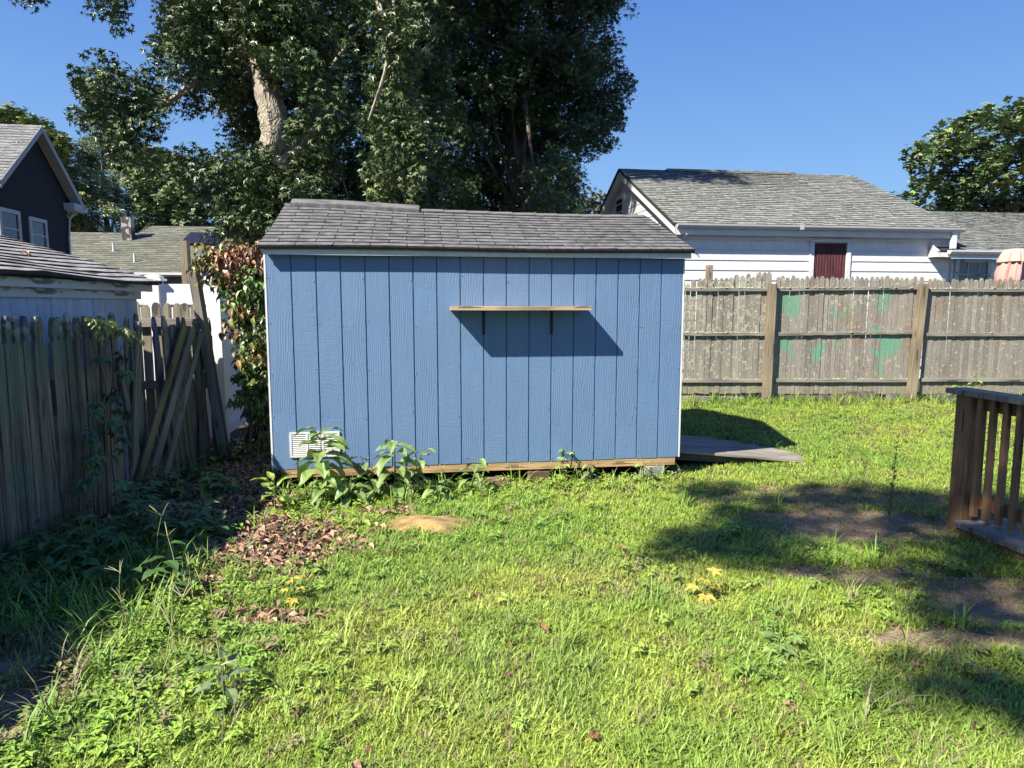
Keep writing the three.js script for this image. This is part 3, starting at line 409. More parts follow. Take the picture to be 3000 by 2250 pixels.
  for (const [x, w, h, t, lab, c] of [[5.62, 0.42, 0.19, 0.04, 'low mossy concrete edging block left of the gap under the fence', [0.2, 0.19, 0.13]], [6.22, 0.34, 0.15, -0.3, 'tilted concrete block beside the gap under the fence', [0.22, 0.2, 0.165]], [7.05, 0.62, 0.13, 0.02, 'long concrete edging block right of the leaning fence post', [0.2, 0.19, 0.155]]]) { const o = single('concrete_block', new THREE.BoxGeometry(1, 1, 1), grit(...c), lab, 'concrete block'); o.geometry = bar(w, 0.14, h + 0.05, 0.012); o.position.set(x, 0.0, -10.98); o.rotation.set(0, 0.03, t * 0.3); }
}
{ // fence along the left side, seen from its plain face
  const texL = makeTex(2048, 1024, (u, v) => {
    const x = u * 7.2, y = v * 1.7, pk = Math.floor(x / 0.086), tone = 0.7 + 0.55 * hash(pk, 2), g = vn(x * 190 + 7 * vn(x * 9, y * 2), y * 3.2), f = vn(x * 300, y * 11), kn = vn(x * 60 + 3 * vn(x * 9, y * 3), y * 2.2);
    const t = tone * (0.15 + 0.8 * g + 0.5 * f) * (kn > 0.8 ? 0.4 : 1); let c = [0.2 * t, 0.158 * t, 0.105 * t];
    const n1 = fbm(x * 2.2 + 3, y * 1.8, 4), n2 = fbm(x * 2.6 + 31, y * 1.4 + 7, 4), n3 = fbm(x * 3 + 60, y * 1.1 + 2, 4);
    const gr = 0.6 * sstep(0.5, 0.66, n1), pu = 0.55 * sstep(0.56, 0.68, n2), bl = 0.5 * sstep(0.6, 0.72, n3) * sstep(0.3, 0.7, y); const st = 0.6 + 0.6 * f;
    c = [mix(c[0], 0.09 * st, gr), mix(c[1], 0.15 * st, gr), mix(c[2], 0.1 * st, gr)]; c = [mix(c[0], 0.14 * st, pu), mix(c[1], 0.1 * st, pu), mix(c[2], 0.13 * st, pu)]; c = [mix(c[0], 0.03, bl), mix(c[1], 0.06, bl), mix(c[2], 0.22 * st, bl)];
    const li = 0.8 * sstep(0.2, 0.02, 1.55 - y) * sstep(0.5, 0.58, fbm(x * 26, y * 26, 3)); c = [mix(c[0], 0.36, li), mix(c[1], 0.38, li), mix(c[2], 0.29, li)];
    return c;
  });
  const bump = makeTex(1024, 512, (u, v) => vn(u * 1500, v * 9) * 0.6 + 0.4 * vn(u * 620, v * 7), false);
  const m = mat(1, 1, 1, { map: texL, bumpMap: bump, bumpScale: 0.004, roughness: 0.95 }), r = rng(13);
  const F = thing('picket_fence', 'dark weathered gothic picket fence with broken end along the left side', 'fence', [-3.12, 0, -4], Math.PI / 2);
  let n = 200;
  for (let x = -5.2; x < 1.36; x += 0.086) { n++; const h = 1.535 + rnd(-0.025, 0.02, r) + (x > 1.27 ? 0.03 : 0); part('picket', picketGeo(0.078, h - 0.02, 0.03, x + 5.3, 7.2, 1.7, 1, n), m, F, [x, 0.02, rnd(-0.005, 0.005, r)], [rnd(-0.012, 0.012, r), 0, rnd(-0.014, 0.014, r) - (x > 1 ? 0.012 : 0)]); }
  for (const y of [0.35, 1.1]) beamPart('rail', V3(-5.3, y, -0.04), V3(1.3, y - 0.03, -0.04), 0.05, 0.06, M.greyDark, F, V3(0, 0, 1));
  for (const x of [-5.1, -2.7, -0.3, 1.5]) beamPart('post', V3(x, -0.1, -0.12), V3(x, 1.45, -0.12), 0.09, 0.09, M.greyDark, F);
  const lean = (x, h, tilt, tz, off, k) => part('picket', picketGeo(0.083, h, 0.02, k * 0.3, 7.2, 1.7, 1, 400 + k), m, F, [x, 0.02, off], [tz, 0, tilt]);
  lean(1.46, 1.5, -0.03, 0.0, 0.03, 1); lean(1.4, 1.47, -0.12, 0.03, 0.05, 2); lean(1.62, 1.52, -0.03, 0.0, 0.02, 3); lean(1.55, 1.2, 0.16, -0.02, 0.06, 4);
  // fanned, collapsed stretch
  for (let i = 0; i < 11; i++) { const t = i / 10; lean(2.06 + t * 0.72 + 0.1, 1.44 + 0.1 * hash(i, 7) - 0.03 * i * 0.3, 0.12 - 0.06 * t + rnd(-0.01, 0.01, r), 0.02 * Math.sin(i * 2.4), 0.0 + 0.018 * (i % 3), 10 + i); }
  lean(2.9, 1.5, 0.02, 0.0, -0.02, 31); lean(3.02, 1.45, 0.06, 0.02, 0.03, 32);
  // boards leaning across the collapsed stretch
  [[1.28, 0.02, 0.10, 2.36, 1.42, 0.09, 0.085], [1.42, 0.02, 0.14, 2.46, 1.40, 0.12, 0.08], [1.58, 0.02, 0.18, 2.56, 1.36, 0.15, 0.07]].forEach(([a, b, c, d, e, f, w], i) => {
    const o = tag(beamPart(numbered('loose_board'), V3(-3.12 + c, b, -4 - a), V3(-3.12 + f, e, -4 - d), w, 0.02, i === 0 ? woodMat(0.2, 0.18, 0.08) : woodMat(0.25, 0.22, 0.17), scene, V3(0, 1, 1)), ['mossy loose board leaning lowest across the broken fence', 'middle loose grey board leaning across the broken fence', 'topmost loose grey board leaning across the broken fence'][i], 'board');
  });
  tag(beamPart(numbered('old_post'), V3(-2.98, -0.05, -7.0), V3(-3.09, 1.95, -6.72), 0.09, 0.09, M.grey, scene, V3(1, 0, 0), 0.008), 'thick leaning old timber post at the end of the broken fence', 'post');
  tag(beamPart(numbered('old_post'), V3(-3.02, 0, -6.55), V3(-3.07, 0.95, -6.75), 0.05, 0.05, M.greyDark, scene), 'thin broken stake leaning on the old timber post', 'stake');

  // short cross stretch behind, its tips in the sun
  const G = thing('picket_fence', 'short stretch of pale sunlit pickets behind the broken fence', 'fence', [-3.8, 0, -7.4], TH);
  for (let i = 0; i < 8; i++) { const x = -0.33 + i * 0.1; part('picket', picketGeo(0.09, 1.64 + rnd(-0.02, 0.02, r), 0.02, i * 0.4, 7.2, 1.7, 0, 500 + i), woodMat(0.33, 0.30, 0.23), G, [x, 0, 0], [0, 0, rnd(-0.02, 0.02, r)]); }
  for (const y of [1.42, 0.75]) beamPart('rail', V3(-0.4, y, 0.04), V3(0.52, y + 0.01, 0.04), 0.05, 0.09, M.grey, G, V3(0, 0, 1));
}
{ // white vinyl fence round the next lot
  const F = thing('vinyl_fence', 'white vinyl privacy fence with capped posts behind the broken fence', 'fence', [-3.4, 0, -7.9], TH);
  const post = (x, z) => { const p = part('post', bar(0.15, 0.15, 1.9, 0.006), M.vinyl, F, [x, 0, z]); part('post_cap', new GB().box(-0.105, 1.885, -0.105, 0.105, 1.912, 0.105).box(-0.085, 1.9121, -0.085, 0.085, 1.935, 0.085).geo(), M.vinyl, p); const g = new THREE.ConeGeometry(0.115, 0.03, 4, 1); g.rotateY(Math.PI / 4); g.translate(0, 1.9505, 0); part('cap_top', g, M.vinyl, p); };
  for (const x of [0, -0.65, -2.6]) post(x, 0);
  post(0.02, -2.4);
  const panel = (x0, x1) => { part('top_rail', box(x0, 1.66, -0.03, x1, 1.85, 0.03), M.vinyl, F); part('rail_bead', box(x0, 1.62, -0.034, x1, 1.658, 0.034), M.vinyl, F); part('bottom_rail', box(x0, 0.08, -0.03, x1, 0.2, 0.03), M.vinyl, F); for (let x = x0; x < x1 - 0.02; x += 0.15) part('board', bar(Math.min(0.148, x1 - x), 0.03, 1.42, 0.006), M.vinyl, F, [x + Math.min(0.074, (x1 - x) / 2), 0.2, 0]); };
  panel(-0.575, -0.075); panel(-2.525, -0.725);
  const side = new THREE.Group(); // return along the lot line
  part('top_rail', box(-0.03, 1.66, -2.32, 0.03, 1.85, -0.08), M.vinyl, F); part('bottom_rail', box(-0.03, 0.08, -2.32, 0.03, 0.2, -0.08), M.vinyl, F);
  for (let z = -0.155; z > -2.3; z -= 0.15) part('board', bar(0.03, 0.148, 1.46, 0.006), M.vinyl, F, [0, 0.2, z]);
}
{ // taller raw wooden fence beyond
  const F = thing('board_fence', 'taller raw board fence with uneven posts beyond the vinyl fence', 'fence', [-4.2, 0, -9], 0);
  for (const [x, z, h, w] of [[-0.03, 0, 2.44, 0.09], [0.22, -0.3, 2.32, 0.09], [0.5, -0.6, 2.26, 0.09]]) part('post', bar(w, w, h, 0.004), M.greyBrown, F, [x, 0, z]);
  for (let i = 0; i < 12; i++) part('board', bar(0.085, 0.02, 2.16 - 0.02 * i * 0.4, 0.003), M.grey, F, [0.06 + i * 0.07, 0, -0.1 - i * 0.085], [0, 0.85, 0]);
}

// ---------------------------------------------------------------- houses
// a slope of shingle courses: at(u, t, lift), u in metres along the eave, t 0 at the eave to 1 at the ridge; lim(t) -> [u0, u1]
function courses(parent, at, lim, rows, tab, base, vary, seed, lift = 0.02, wav = 0.26) {
  const r = rng(seed), m = mat(1, 1, 1, { vertexColors: true, map: texGrit, bumpMap: texGritBump, bumpScale: 0.003, roughness: 0.97 });
  for (let c = 0; c < rows; c++) {
    const g = new GB(), t0 = c / rows, t1 = Math.min(1, (c + 1.12) / rows), [a0, a1] = lim(t0 + 0.3 / rows); let u = a0 - tab * r();
    while (u < a1) { const w = tab * rnd(0.55, 1.5, r), a = Math.max(u, a0), b = Math.min(u + w - 0.004, a1); u += w; if (b - a < 0.02) continue; const d = (r() < 0.5 ? 0 : wav) / rows, l = lift * rnd(0.7, 1.3, r), k = rnd(1 - vary, 1 + vary, r), col = [base[0] * k, base[1] * k, base[2] * k], cut = [base[0] * 0.36, base[1] * 0.36, base[2] * 0.36], uo = r() * 5;
      const A = at(a, t0 + d, l), B = at(b, t0 + d, l), C = at(b, t1, 0.002), D = at(a, t1, 0.002), A0 = at(a, t0, -0.004), B0 = at(b, t0, -0.004); g.quad(A, B, C, D, [uo, 0], [uo + (b - a), 0], [uo + (b - a), 0.2], [uo, 0.2], col); g.quad(A0, B0, B, A, [uo, 0], [uo + b - a, 0], [uo + b - a, 0.02], [uo, 0.02], cut); if (d) g.quad(at(a, t0, 0.003), at(b, t0, 0.003), at(b, t0 + d, 0.003), at(a, t0 + d, 0.003), [uo, 0], [uo + b - a, 0], [uo + b - a, 0.02], [uo, 0.02], cut); }
    part('shingle_course', g.geo(), m, parent);
  }
}
function roofSlab(at, u0, u1, th = 0.1) { const g = new GB(), q = (u, t, l) => at(u, t, l); const a = q(u0, 0, -0.006), b = q(u1, 0, -0.006), c = q(u1, 1, -0.006), d = q(u0, 1, -0.006), A = q(u0, 0, -th), B = q(u1, 0, -th), C = q(u1, 1, -th), D = q(u0, 1, -th); g.quad(a, b, c, d); g.quad(A, D, C, B); g.quad(A, B, b, a); g.quad(b, B, C, c); g.quad(a, d, D, A); return g.geo(); }
function lap(u0a, u1a, u0b, u1b, y0, y1, out, P, off = 0) {    // one siding board; P(u, y, n) -> point, n = how far proud
  const g = new GB(), a = P(u0a, y0, out), b = P(u1a, y0, out), c = P(u1b, y1, 0.004), d = P(u0b, y1, 0.004); g.quad(a, b, c, d, [u0a + off, 0], [u1a + off, 0], [u1b + off, y1 - y0], [u0b + off, y1 - y0]); g.quad(P(u0a, y0, 0), P(u1a, y0, 0), b, a); g.tri(P(u0a, y0, 0), a, d); g.tri(P(u1a, y0, 0), c, b); return g.geo();
}
function windowPart(parent, P, u0, u1, y0, y1, frameMat, opt = {}) {   // casing, sash, glass; P(u, y, n)
  const fr = new GB(), w = opt.w ?? 0.1, n0 = 0.0, n1 = opt.n ?? 0.035, bx = (g, a, b, c, d, m0, m1) => { const q = (u, y, n) => P(u, y, n); g.quad(q(a, c, m1), q(b, c, m1), q(b, d, m1), q(a, d, m1), [a, c], [b, c], [b, d], [a, d]); g.quad(q(a, c, m0), q(b, c, m0), q(b, c, m1), q(a, c, m1)); g.quad(q(a, d, m0), q(a, d, m1), q(b, d, m1), q(b, d, m0)); g.quad(q(a, c, m0), q(a, c, m1), q(a, d, m1), q(a, d, m0)); g.quad(q(b, c, m0), q(b, d, m0), q(b, d, m1), q(b, c, m1)); };
  bx(fr, u0, u1, y1 - w, y1, n0, n1); bx(fr, u0, u1, y0, y0 + w, n0, n1); bx(fr, u0, u0 + w, y0 + w, y1 - w, n0, n1); bx(fr, u1 - w, u1, y0 + w, y1 - w, n0, n1);
  const f = part('window', fr.geo(), frameMat, parent), pg = new GB(); pg.quad(P(u0 + w, y0 + w, n1 * 0.35), P(u1 - w, y0 + w, n1 * 0.35), P(u1 - w, y1 - w, n1 * 0.35), P(u0 + w, y1 - w, n1 * 0.35)); part('pane', pg.geo(), opt.glass || M.glass, f);
  const sg = new GB(), s = opt.s ?? 0.03; for (const v of opt.mull || []) bx(sg, mix(u0, u1, v) - s / 2, mix(u0, u1, v) + s / 2, y0 + w, y1 - w, n1 * 0.35, n1 * 0.7); for (const v of opt.bars || []) bx(sg, u0 + w, u1 - w, mix(y0, y1, v) - s / 2, mix(y0, y1, v) + s / 2, n1 * 0.35, n1 * 0.75); if (sg.p.length) part('sash_bar', sg.geo(), frameMat, f);
  return f;
}
{ // white house beyond the back fence
  const H = thing('white_house', 'white clapboard house with grey green shingle roof behind the back fence', 'house', [3.37, 0, -13.86], TH);
  const L = 6.0, RZ = -3.65, RY = 4.99, EZ = 0.2, EY = 3.21;
  part('wall', new GB().box(0.02, 0, -7.3, L, 3.02, -0.02).box(L + 0.001, 0, -7.3, 14, 2.6, -0.02).geo(), M.white, H);
  { const g = new GB(), x = 0.02; g.tri([x, 3.02, -7.3], [x, 3.02, -0.02], [x, 4.75, RZ]); part('gable_wall', g.geo(), M.white, H); }
  const sidM = M.white, P = (u, y, n) => [u, y, n], PG = (u, y, n) => [0.02 - n, y, u];
  for (let k = 0; k < 13; k++) { const y0 = 0.325 + k * 0.2, y1 = y0 + 0.205; const segs = y1 > 0.5 ? [[0.0, 2.78], [3.66, L - 0.08]] : [[0, L - 0.08]]; for (const [a, b] of segs) part('siding_board', lap(a, b, a, b, y0, y1, 0.02, P, k * 0.37), sidM, H); if (k < 11) for (const [a, b] of [[L + 0.0, 6.05], [6.95, 14]]) part('siding_board', lap(a, b, a, b, y0, y1, 0.02, P, k * 0.3), sidM, H); }
  for (let k = 0; k < 17; k++) { const y0 = 1.4 + k * 0.2, y1 = y0 + 0.205, half = (y) => y < 3.0 ? [-7.3, -0.02] : [RZ - (4.78 - y) / 0.455 , RZ + (4.78 - y) / 0.455]; const [a0, b0] = half(y0), [a1, b1] = half(Math.min(y1, 4.76)); if (b0 - a0 < 0.1) break; part('siding_board', lap(a0, b0, a1, b1, y0, Math.min(y1, 4.76), 0.02, PG, k * 0.2), sidM, H); }
  windowPart(H, PG, -4.62, -3.82, 3.72, 4.42, M.white, { w: 0.09, n: 0.05, glass: M.dark });
  part('frieze_board', box(-0.02, 2.925, 0.002, L - 0.02, 3.0, 0.03), M.white, H);
  part('fascia_board', box(-0.2, 3.0, EZ - 0.03, L, 3.13, EZ - 0.005), M.white, H);
  for (let i = 0; i < 30; i++) part('soffit_panel', box(-0.15 + i * 0.2, 3.004, 0.032, 0.045 + i * 0.2, 3.014, EZ - 0.032), M.white, H);
  const rake = (z, y, z2, y2) => { const g = new GB(), x0 = -0.2, x1 = -0.17, h = 0.2; const a = [[z, y], [z2, y2], [z2, y2 - h], [z, y - h]]; g.quad([x0, ...[a[0][1], a[0][0]]], [x0, a[3][1], a[3][0]], [x0, a[2][1], a[2][0]], [x0, a[1][1], a[1][0]]); g.quad([x1, a[0][1], a[0][0]], [x1, a[1][1], a[1][0]], [x1, a[2][1], a[2][0]], [x1, a[3][1], a[3][0]]); g.quad([x0, a[3][1], a[3][0]], [x1, a[3][1], a[3][0]], [x1, a[2][1], a[2][0]], [x0, a[2][1], a[2][0]]); part('rake_board', g.geo(), M.white, H); };
  rake(EZ, EY - 0.02, RZ, RY - 0.03); rake(-7.65, EY - 0.02, RZ, RY - 0.03);
  { const g = new GB(); g.quad([-0.17, 3.0, EZ], [0.02, 3.0, EZ], [0.02, RY - 0.22, RZ], [-0.17, RY - 0.22, RZ]); g.quad([-0.17, 3.0, -7.65], [-0.17, RY - 0.22, RZ], [0.02, RY - 0.22, RZ], [0.02, 3.0, -7.65]); part('soffit', g.geo(), M.white, H); }
  const sl = Math.hypot(EZ - RZ, RY - EY), nz = (RY - EY) / sl, ny = (EZ - RZ) / sl;
  const at = (u, t, l) => [u, mix(EY, RY, t) + l * ny - 0.02 * Math.sin(Math.PI * clamp(u / 6)) * t, mix(EZ, RZ, t) + l * nz];
  const roof = part('roof', roofSlab(at, -0.23, L + 0.05, 0.05), grit(0.2, 0.21, 0.19), H); courses(roof, at, () => [-0.23, L + 0.05], 30, 0.15, [0.36, 0.372, 0.33], 0.09, 21);
  const at2 = (u, t, l) => [u, mix(EY, RY, t) + l * ny, mix(-7.65, RZ, t) - l * nz]; part('roof_back', roofSlab(at2, -0.23, L + 0.05, 0.05), grit(0.16, 0.165, 0.15), H);
  part('ridge_vent', new GB().box(1.0, RY - 0.05, RZ - 0.13, 4.4, RY + 0.012, RZ + 0.13).geo(), grit(0.3, 0.31, 0.28), roof);
  const gp = new THREE.Shape(); gp.moveTo(0, 0.02); gp.lineTo(0.07, 0); gp.lineTo(0.115, 0.05); gp.lineTo(0.12, 0.085); gp.lineTo(0.105, 0.085); gp.lineTo(0.095, 0.055); gp.lineTo(0.06, 0.015); gp.lineTo(0.015, 0.03); gp.lineTo(0.012, 0.085); gp.lineTo(0, 0.085);
  const gut = (len) => { const g = new THREE.ExtrudeGeometry(gp, { depth: len, bevelEnabled: false }); g.rotateY(-Math.PI / 2); g.scale(-1, 1, 1); const ix = g.index; if (!ix) { const p = g.attributes.position.array; for (let i = 0; i < p.length; i += 9) for (let k = 0; k < 3; k++) { const t = p[i + 3 + k]; p[i + 3 + k] = p[i + 6 + k]; p[i + 6 + k] = t; } } g.computeVertexNormals(); return g; };
  const g1 = part('gutter', gut(6.2), M.alum, H, [-0.19, 3.118, EZ - 0.004]); part('gutter_band', box(2.55, 0.0, 0.0, 2.62, 0.09, 0.124), M.alum, g1);
  part('downspout', new GB().box(5.78, 2.79, EZ - 0.02, 5.88, 3.125, EZ + 0.05).geo(), M.white, H);
  // maroon plank door in a worn casing
  const door = part('door', box(2.84, 0.3, -0.015, 3.56, 2.88, 0.004), mat(0.05, 0.012, 0.014), H); for (let i = 0; i < 11; i++) part('plank', bar(0.06, 0.02, 2.55, 0.012), woodMat(0.115, 0.028, 0.033, { roughness: 0.7 }), door, [2.885 + i * 0.064, 0.31, 0.012]);
  part('door_casing', new GB().box(2.76, 0.3, 0.002, 2.838, 2.9, 0.045).box(3.565, 0.3, 0.002, 3.655, 2.9, 0.045).box(2.74, 2.9, 0.002, 3.68, 2.945, 0.075).geo(), M.white, H);
  // lower wing to the right
  const WY = 2.74, WZ = 0.34, QZ = -4, QY = 4.17, sw = Math.hypot(WZ - QZ, QY - WY), wz = (QY - WY) / sw, wy = (WZ - QZ) / sw, atw = (u, t, l) => [u, mix(WY, QY, t) + l * wy, mix(WZ, QZ, t) + l * wz];
  const wr = part('wing_roof', roofSlab(atw, L + 0.06, 15, 0.05), grit(0.2, 0.21, 0.19), H); courses(wr, atw, () => [L + 0.06, 15], 30, 0.15, [0.36, 0.372, 0.33], 0.09, 22);
  const atv = (u, t, l) => atw(u, t * 0.16, l); part('wing_return', roofSlab(atv, 5.43, L + 0.055, 0.05), grit(0.13, 0.135, 0.13), H);
  { const g = new GB(); g.quad([5.43, 2.62, WZ], [5.43, 2.74, WZ], [5.43, 2.955, 0.02], [5.43, 2.62, 0.02]); g.quad([5.43, 2.62, WZ], [5.43, 2.62, 0.02], [L, 2.62, 0.02], [L, 2.62, WZ]); g.quad([L, 2.62, WZ], [L, 2.62, 0.02], [15, 2.62, 0.02], [15, 2.62, WZ]); part('wing_soffit', g.geo(), M.white, H); }
  part('wing_fascia', box(5.43, 2.61, WZ - 0.03, 15, 2.70, WZ), M.white, H); part('gutter', gut(9.3), M.white, H, [5.6, 2.66, WZ + 0.002]);
  windowPart(H, P, 6.08, 6.92, 1.75, 2.6, M.peel, { w: 0.075, n: 0.05, mull: [0.36, 0.68], bars: [0.62, 0.3], s: 0.018, glass: new THREE.MeshPhysicalMaterial({ color: lin(0.12, 0.125, 0.115), roughness: 0.1 }) });
}
{ // closed pink patio umbrella behind the fence
  const U = thing('patio_umbrella', 'closed faded pink patio umbrella showing above the back fence', 'umbrella', [8.86, 0, -12.3]);
  const fold = (prof, n, amp, seed) => { const P = [], I = [], S = 72; prof.forEach(([r, y, x], j) => { for (let i = 0; i <= S; i++) { const a = i / S * 6.283, k = r * (1 + amp * (Math.sin(a * n + seed + y * 2.4) * 0.6 + 0.5 * Math.sin(a * (n * 2 + 1) + y * 5 + seed))); P.push(Math.cos(a) * k + x, y + 0.03 * amp * Math.sin(a * 3 + seed) * (j > 2 ? 1 : 0), Math.sin(a) * k); } }); for (let j = 0; j < prof.length - 1; j++) for (let i = 0; i < S; i++) { const a = j * (S + 1) + i, b = a + S + 1; I.push(a, a + 1, b, a + 1, b + 1, b); } const g = new THREE.BufferGeometry(); g.setAttribute('position', new THREE.Float32BufferAttribute(P, 3)); g.setIndex(I); g.computeVertexNormals(); return g; };
  const cloth = (r, g, b) => new THREE.MeshPhysicalMaterial({ color: lin(r, g, b), roughness: 0.95, side: THREE.DoubleSide, sheen: 0.3 });
  part('pole', new THREE.CylinderGeometry(0.02, 0.02, 2.55, 10).translate(0, 1.275, 0), M.alum, U);
  part('canopy', fold([[0.10, 2.5, 0.02], [0.16, 2.4, 0.01], [0.19, 2.2, -0.02], [0.2, 2.0, -0.03], [0.16, 1.75, 0.03], [0.13, 1.4, 0.06], [0.15, 1.1, 0.05]], 5, 0.3, 1), cloth(0.52, 0.27, 0.23), U);
  part('valance', fold([[0.02, 2.61, 0.03], [0.13, 2.6, 0.03], [0.17, 2.52, 0.02], [0.205, 2.42, 0.01], [0.21, 2.38, 0.01]], 7, 0.16, 2), cloth(0.56, 0.32, 0.27), U);
}
{ // neighbour's old white plank shed beyond the left fence
  const S = thing('plank_shed', 'old white plank shed with curling grey shingles beyond the left fence', 'shed', [-3.5, 0, -6.44]);
  const len = 5.6, r = rng(9);
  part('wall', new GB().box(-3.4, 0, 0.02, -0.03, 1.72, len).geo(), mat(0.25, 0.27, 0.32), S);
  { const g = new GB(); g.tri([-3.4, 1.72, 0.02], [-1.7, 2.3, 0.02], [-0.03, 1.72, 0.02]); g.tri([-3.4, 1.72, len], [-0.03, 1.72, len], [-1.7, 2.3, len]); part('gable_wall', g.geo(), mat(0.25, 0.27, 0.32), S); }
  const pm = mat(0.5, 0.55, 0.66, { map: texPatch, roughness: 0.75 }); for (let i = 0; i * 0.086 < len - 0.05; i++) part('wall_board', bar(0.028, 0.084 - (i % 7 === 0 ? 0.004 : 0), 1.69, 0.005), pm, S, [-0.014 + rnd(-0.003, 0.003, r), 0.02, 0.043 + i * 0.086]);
  part('frieze_board', box(0.0005, 1.665, -0.02, 0.028, 1.735, len), M.peel, S); part('fascia_board', box(0.06, 1.735, -0.12, 0.085, 1.815, len + 0.1), M.peel, S); part('eave_soffit', box(-0.02, 1.737, -0.1, 0.059, 1.757, len + 0.1), M.peel, S);
  const EX = 0.14, EY = 1.822, RX = -1.75, RY = 2.40, sl = Math.hypot(EX - RX, RY - EY), nx = (RY - EY) / sl, ny = (EX - RX) / sl;
  const at = (u, t, l) => [mix(EX, RX, t) + l * nx, mix(EY, RY, t) + l * ny + 0.012 * Math.sin(u * 3.1 + t * 4) * (1 - t) - 0.03 * Math.sin(u * 0.9 + 1) * t * 0.5, -u];
  const a2 = (u, t, l) => at(-(len + 0.12) + u, t, l);        // u from the far gable (0) towards the camera is negative z
  const atS = (u, t, l) => at(u - (len + 0.12), t, l);
  const roof = part('roof', roofSlab(atS, 0, len + 0.27, 0.03), grit(0.06, 0.06, 0.06), S);
  { const g = new GB(); g.quad([RX, RY - 0.012, -0.15], [RX, RY - 0.012, len + 0.12], [-3.6, 1.72, len + 0.12], [-3.6, 1.72, -0.15]); part('roof_back', g.geo(), grit(0.26, 0.26, 0.25), S); }
  const rows = 15; for (let c = 0; c < rows; c++) { let u = -0.3 * hash(c, 2); const T = len + 0.27; while (u < T) { const w = 0.92 + 0.1 * r(), a = Math.max(0, u), b = Math.min(T, u + w - 0.005); u += w; if (b - a < 0.05) continue; const g = new GB(), n = 5, uo = r() * 3; for (let k = 0; k < n; k++) { const p = mix(a, b, k / n), q = mix(a, b, (k + 1) / n), li = (x) => 0.010 + 0.009 * vn(x * 7, c * 3.3) + (c === 0 ? 0.012 * vn(x * 4, 9) : 0), t0 = (x) => c / rows - 0.008 * vn(x * 9, c * 7) - (c === 0 ? 0.022 * vn(x * 3, 2) : 0), t1 = (c + 1.1) / rows; const A = atS(p, t0(p), li(p)), B = atS(q, t0(q), li(q)), C = atS(q, Math.min(1, t1), 0.002), D = atS(p, Math.min(1, t1), 0.002); g.quad(A, B, C, D, [uo + p, 0], [uo + q, 0], [uo + q, 0.13], [uo + p, 0.13], [1, 1, 1]); const A0 = atS(p, t0(p), -0.008), B0 = atS(q, t0(q), -0.008); g.quad(A0, B0, B, A, [p, 0], [q, 0], [q, 0.02], [p, 0.02], [0.15, 0.15, 0.15]); } part('shingle', g.geo(), M.roofOld[r() * 3 | 0], roof); } }
}
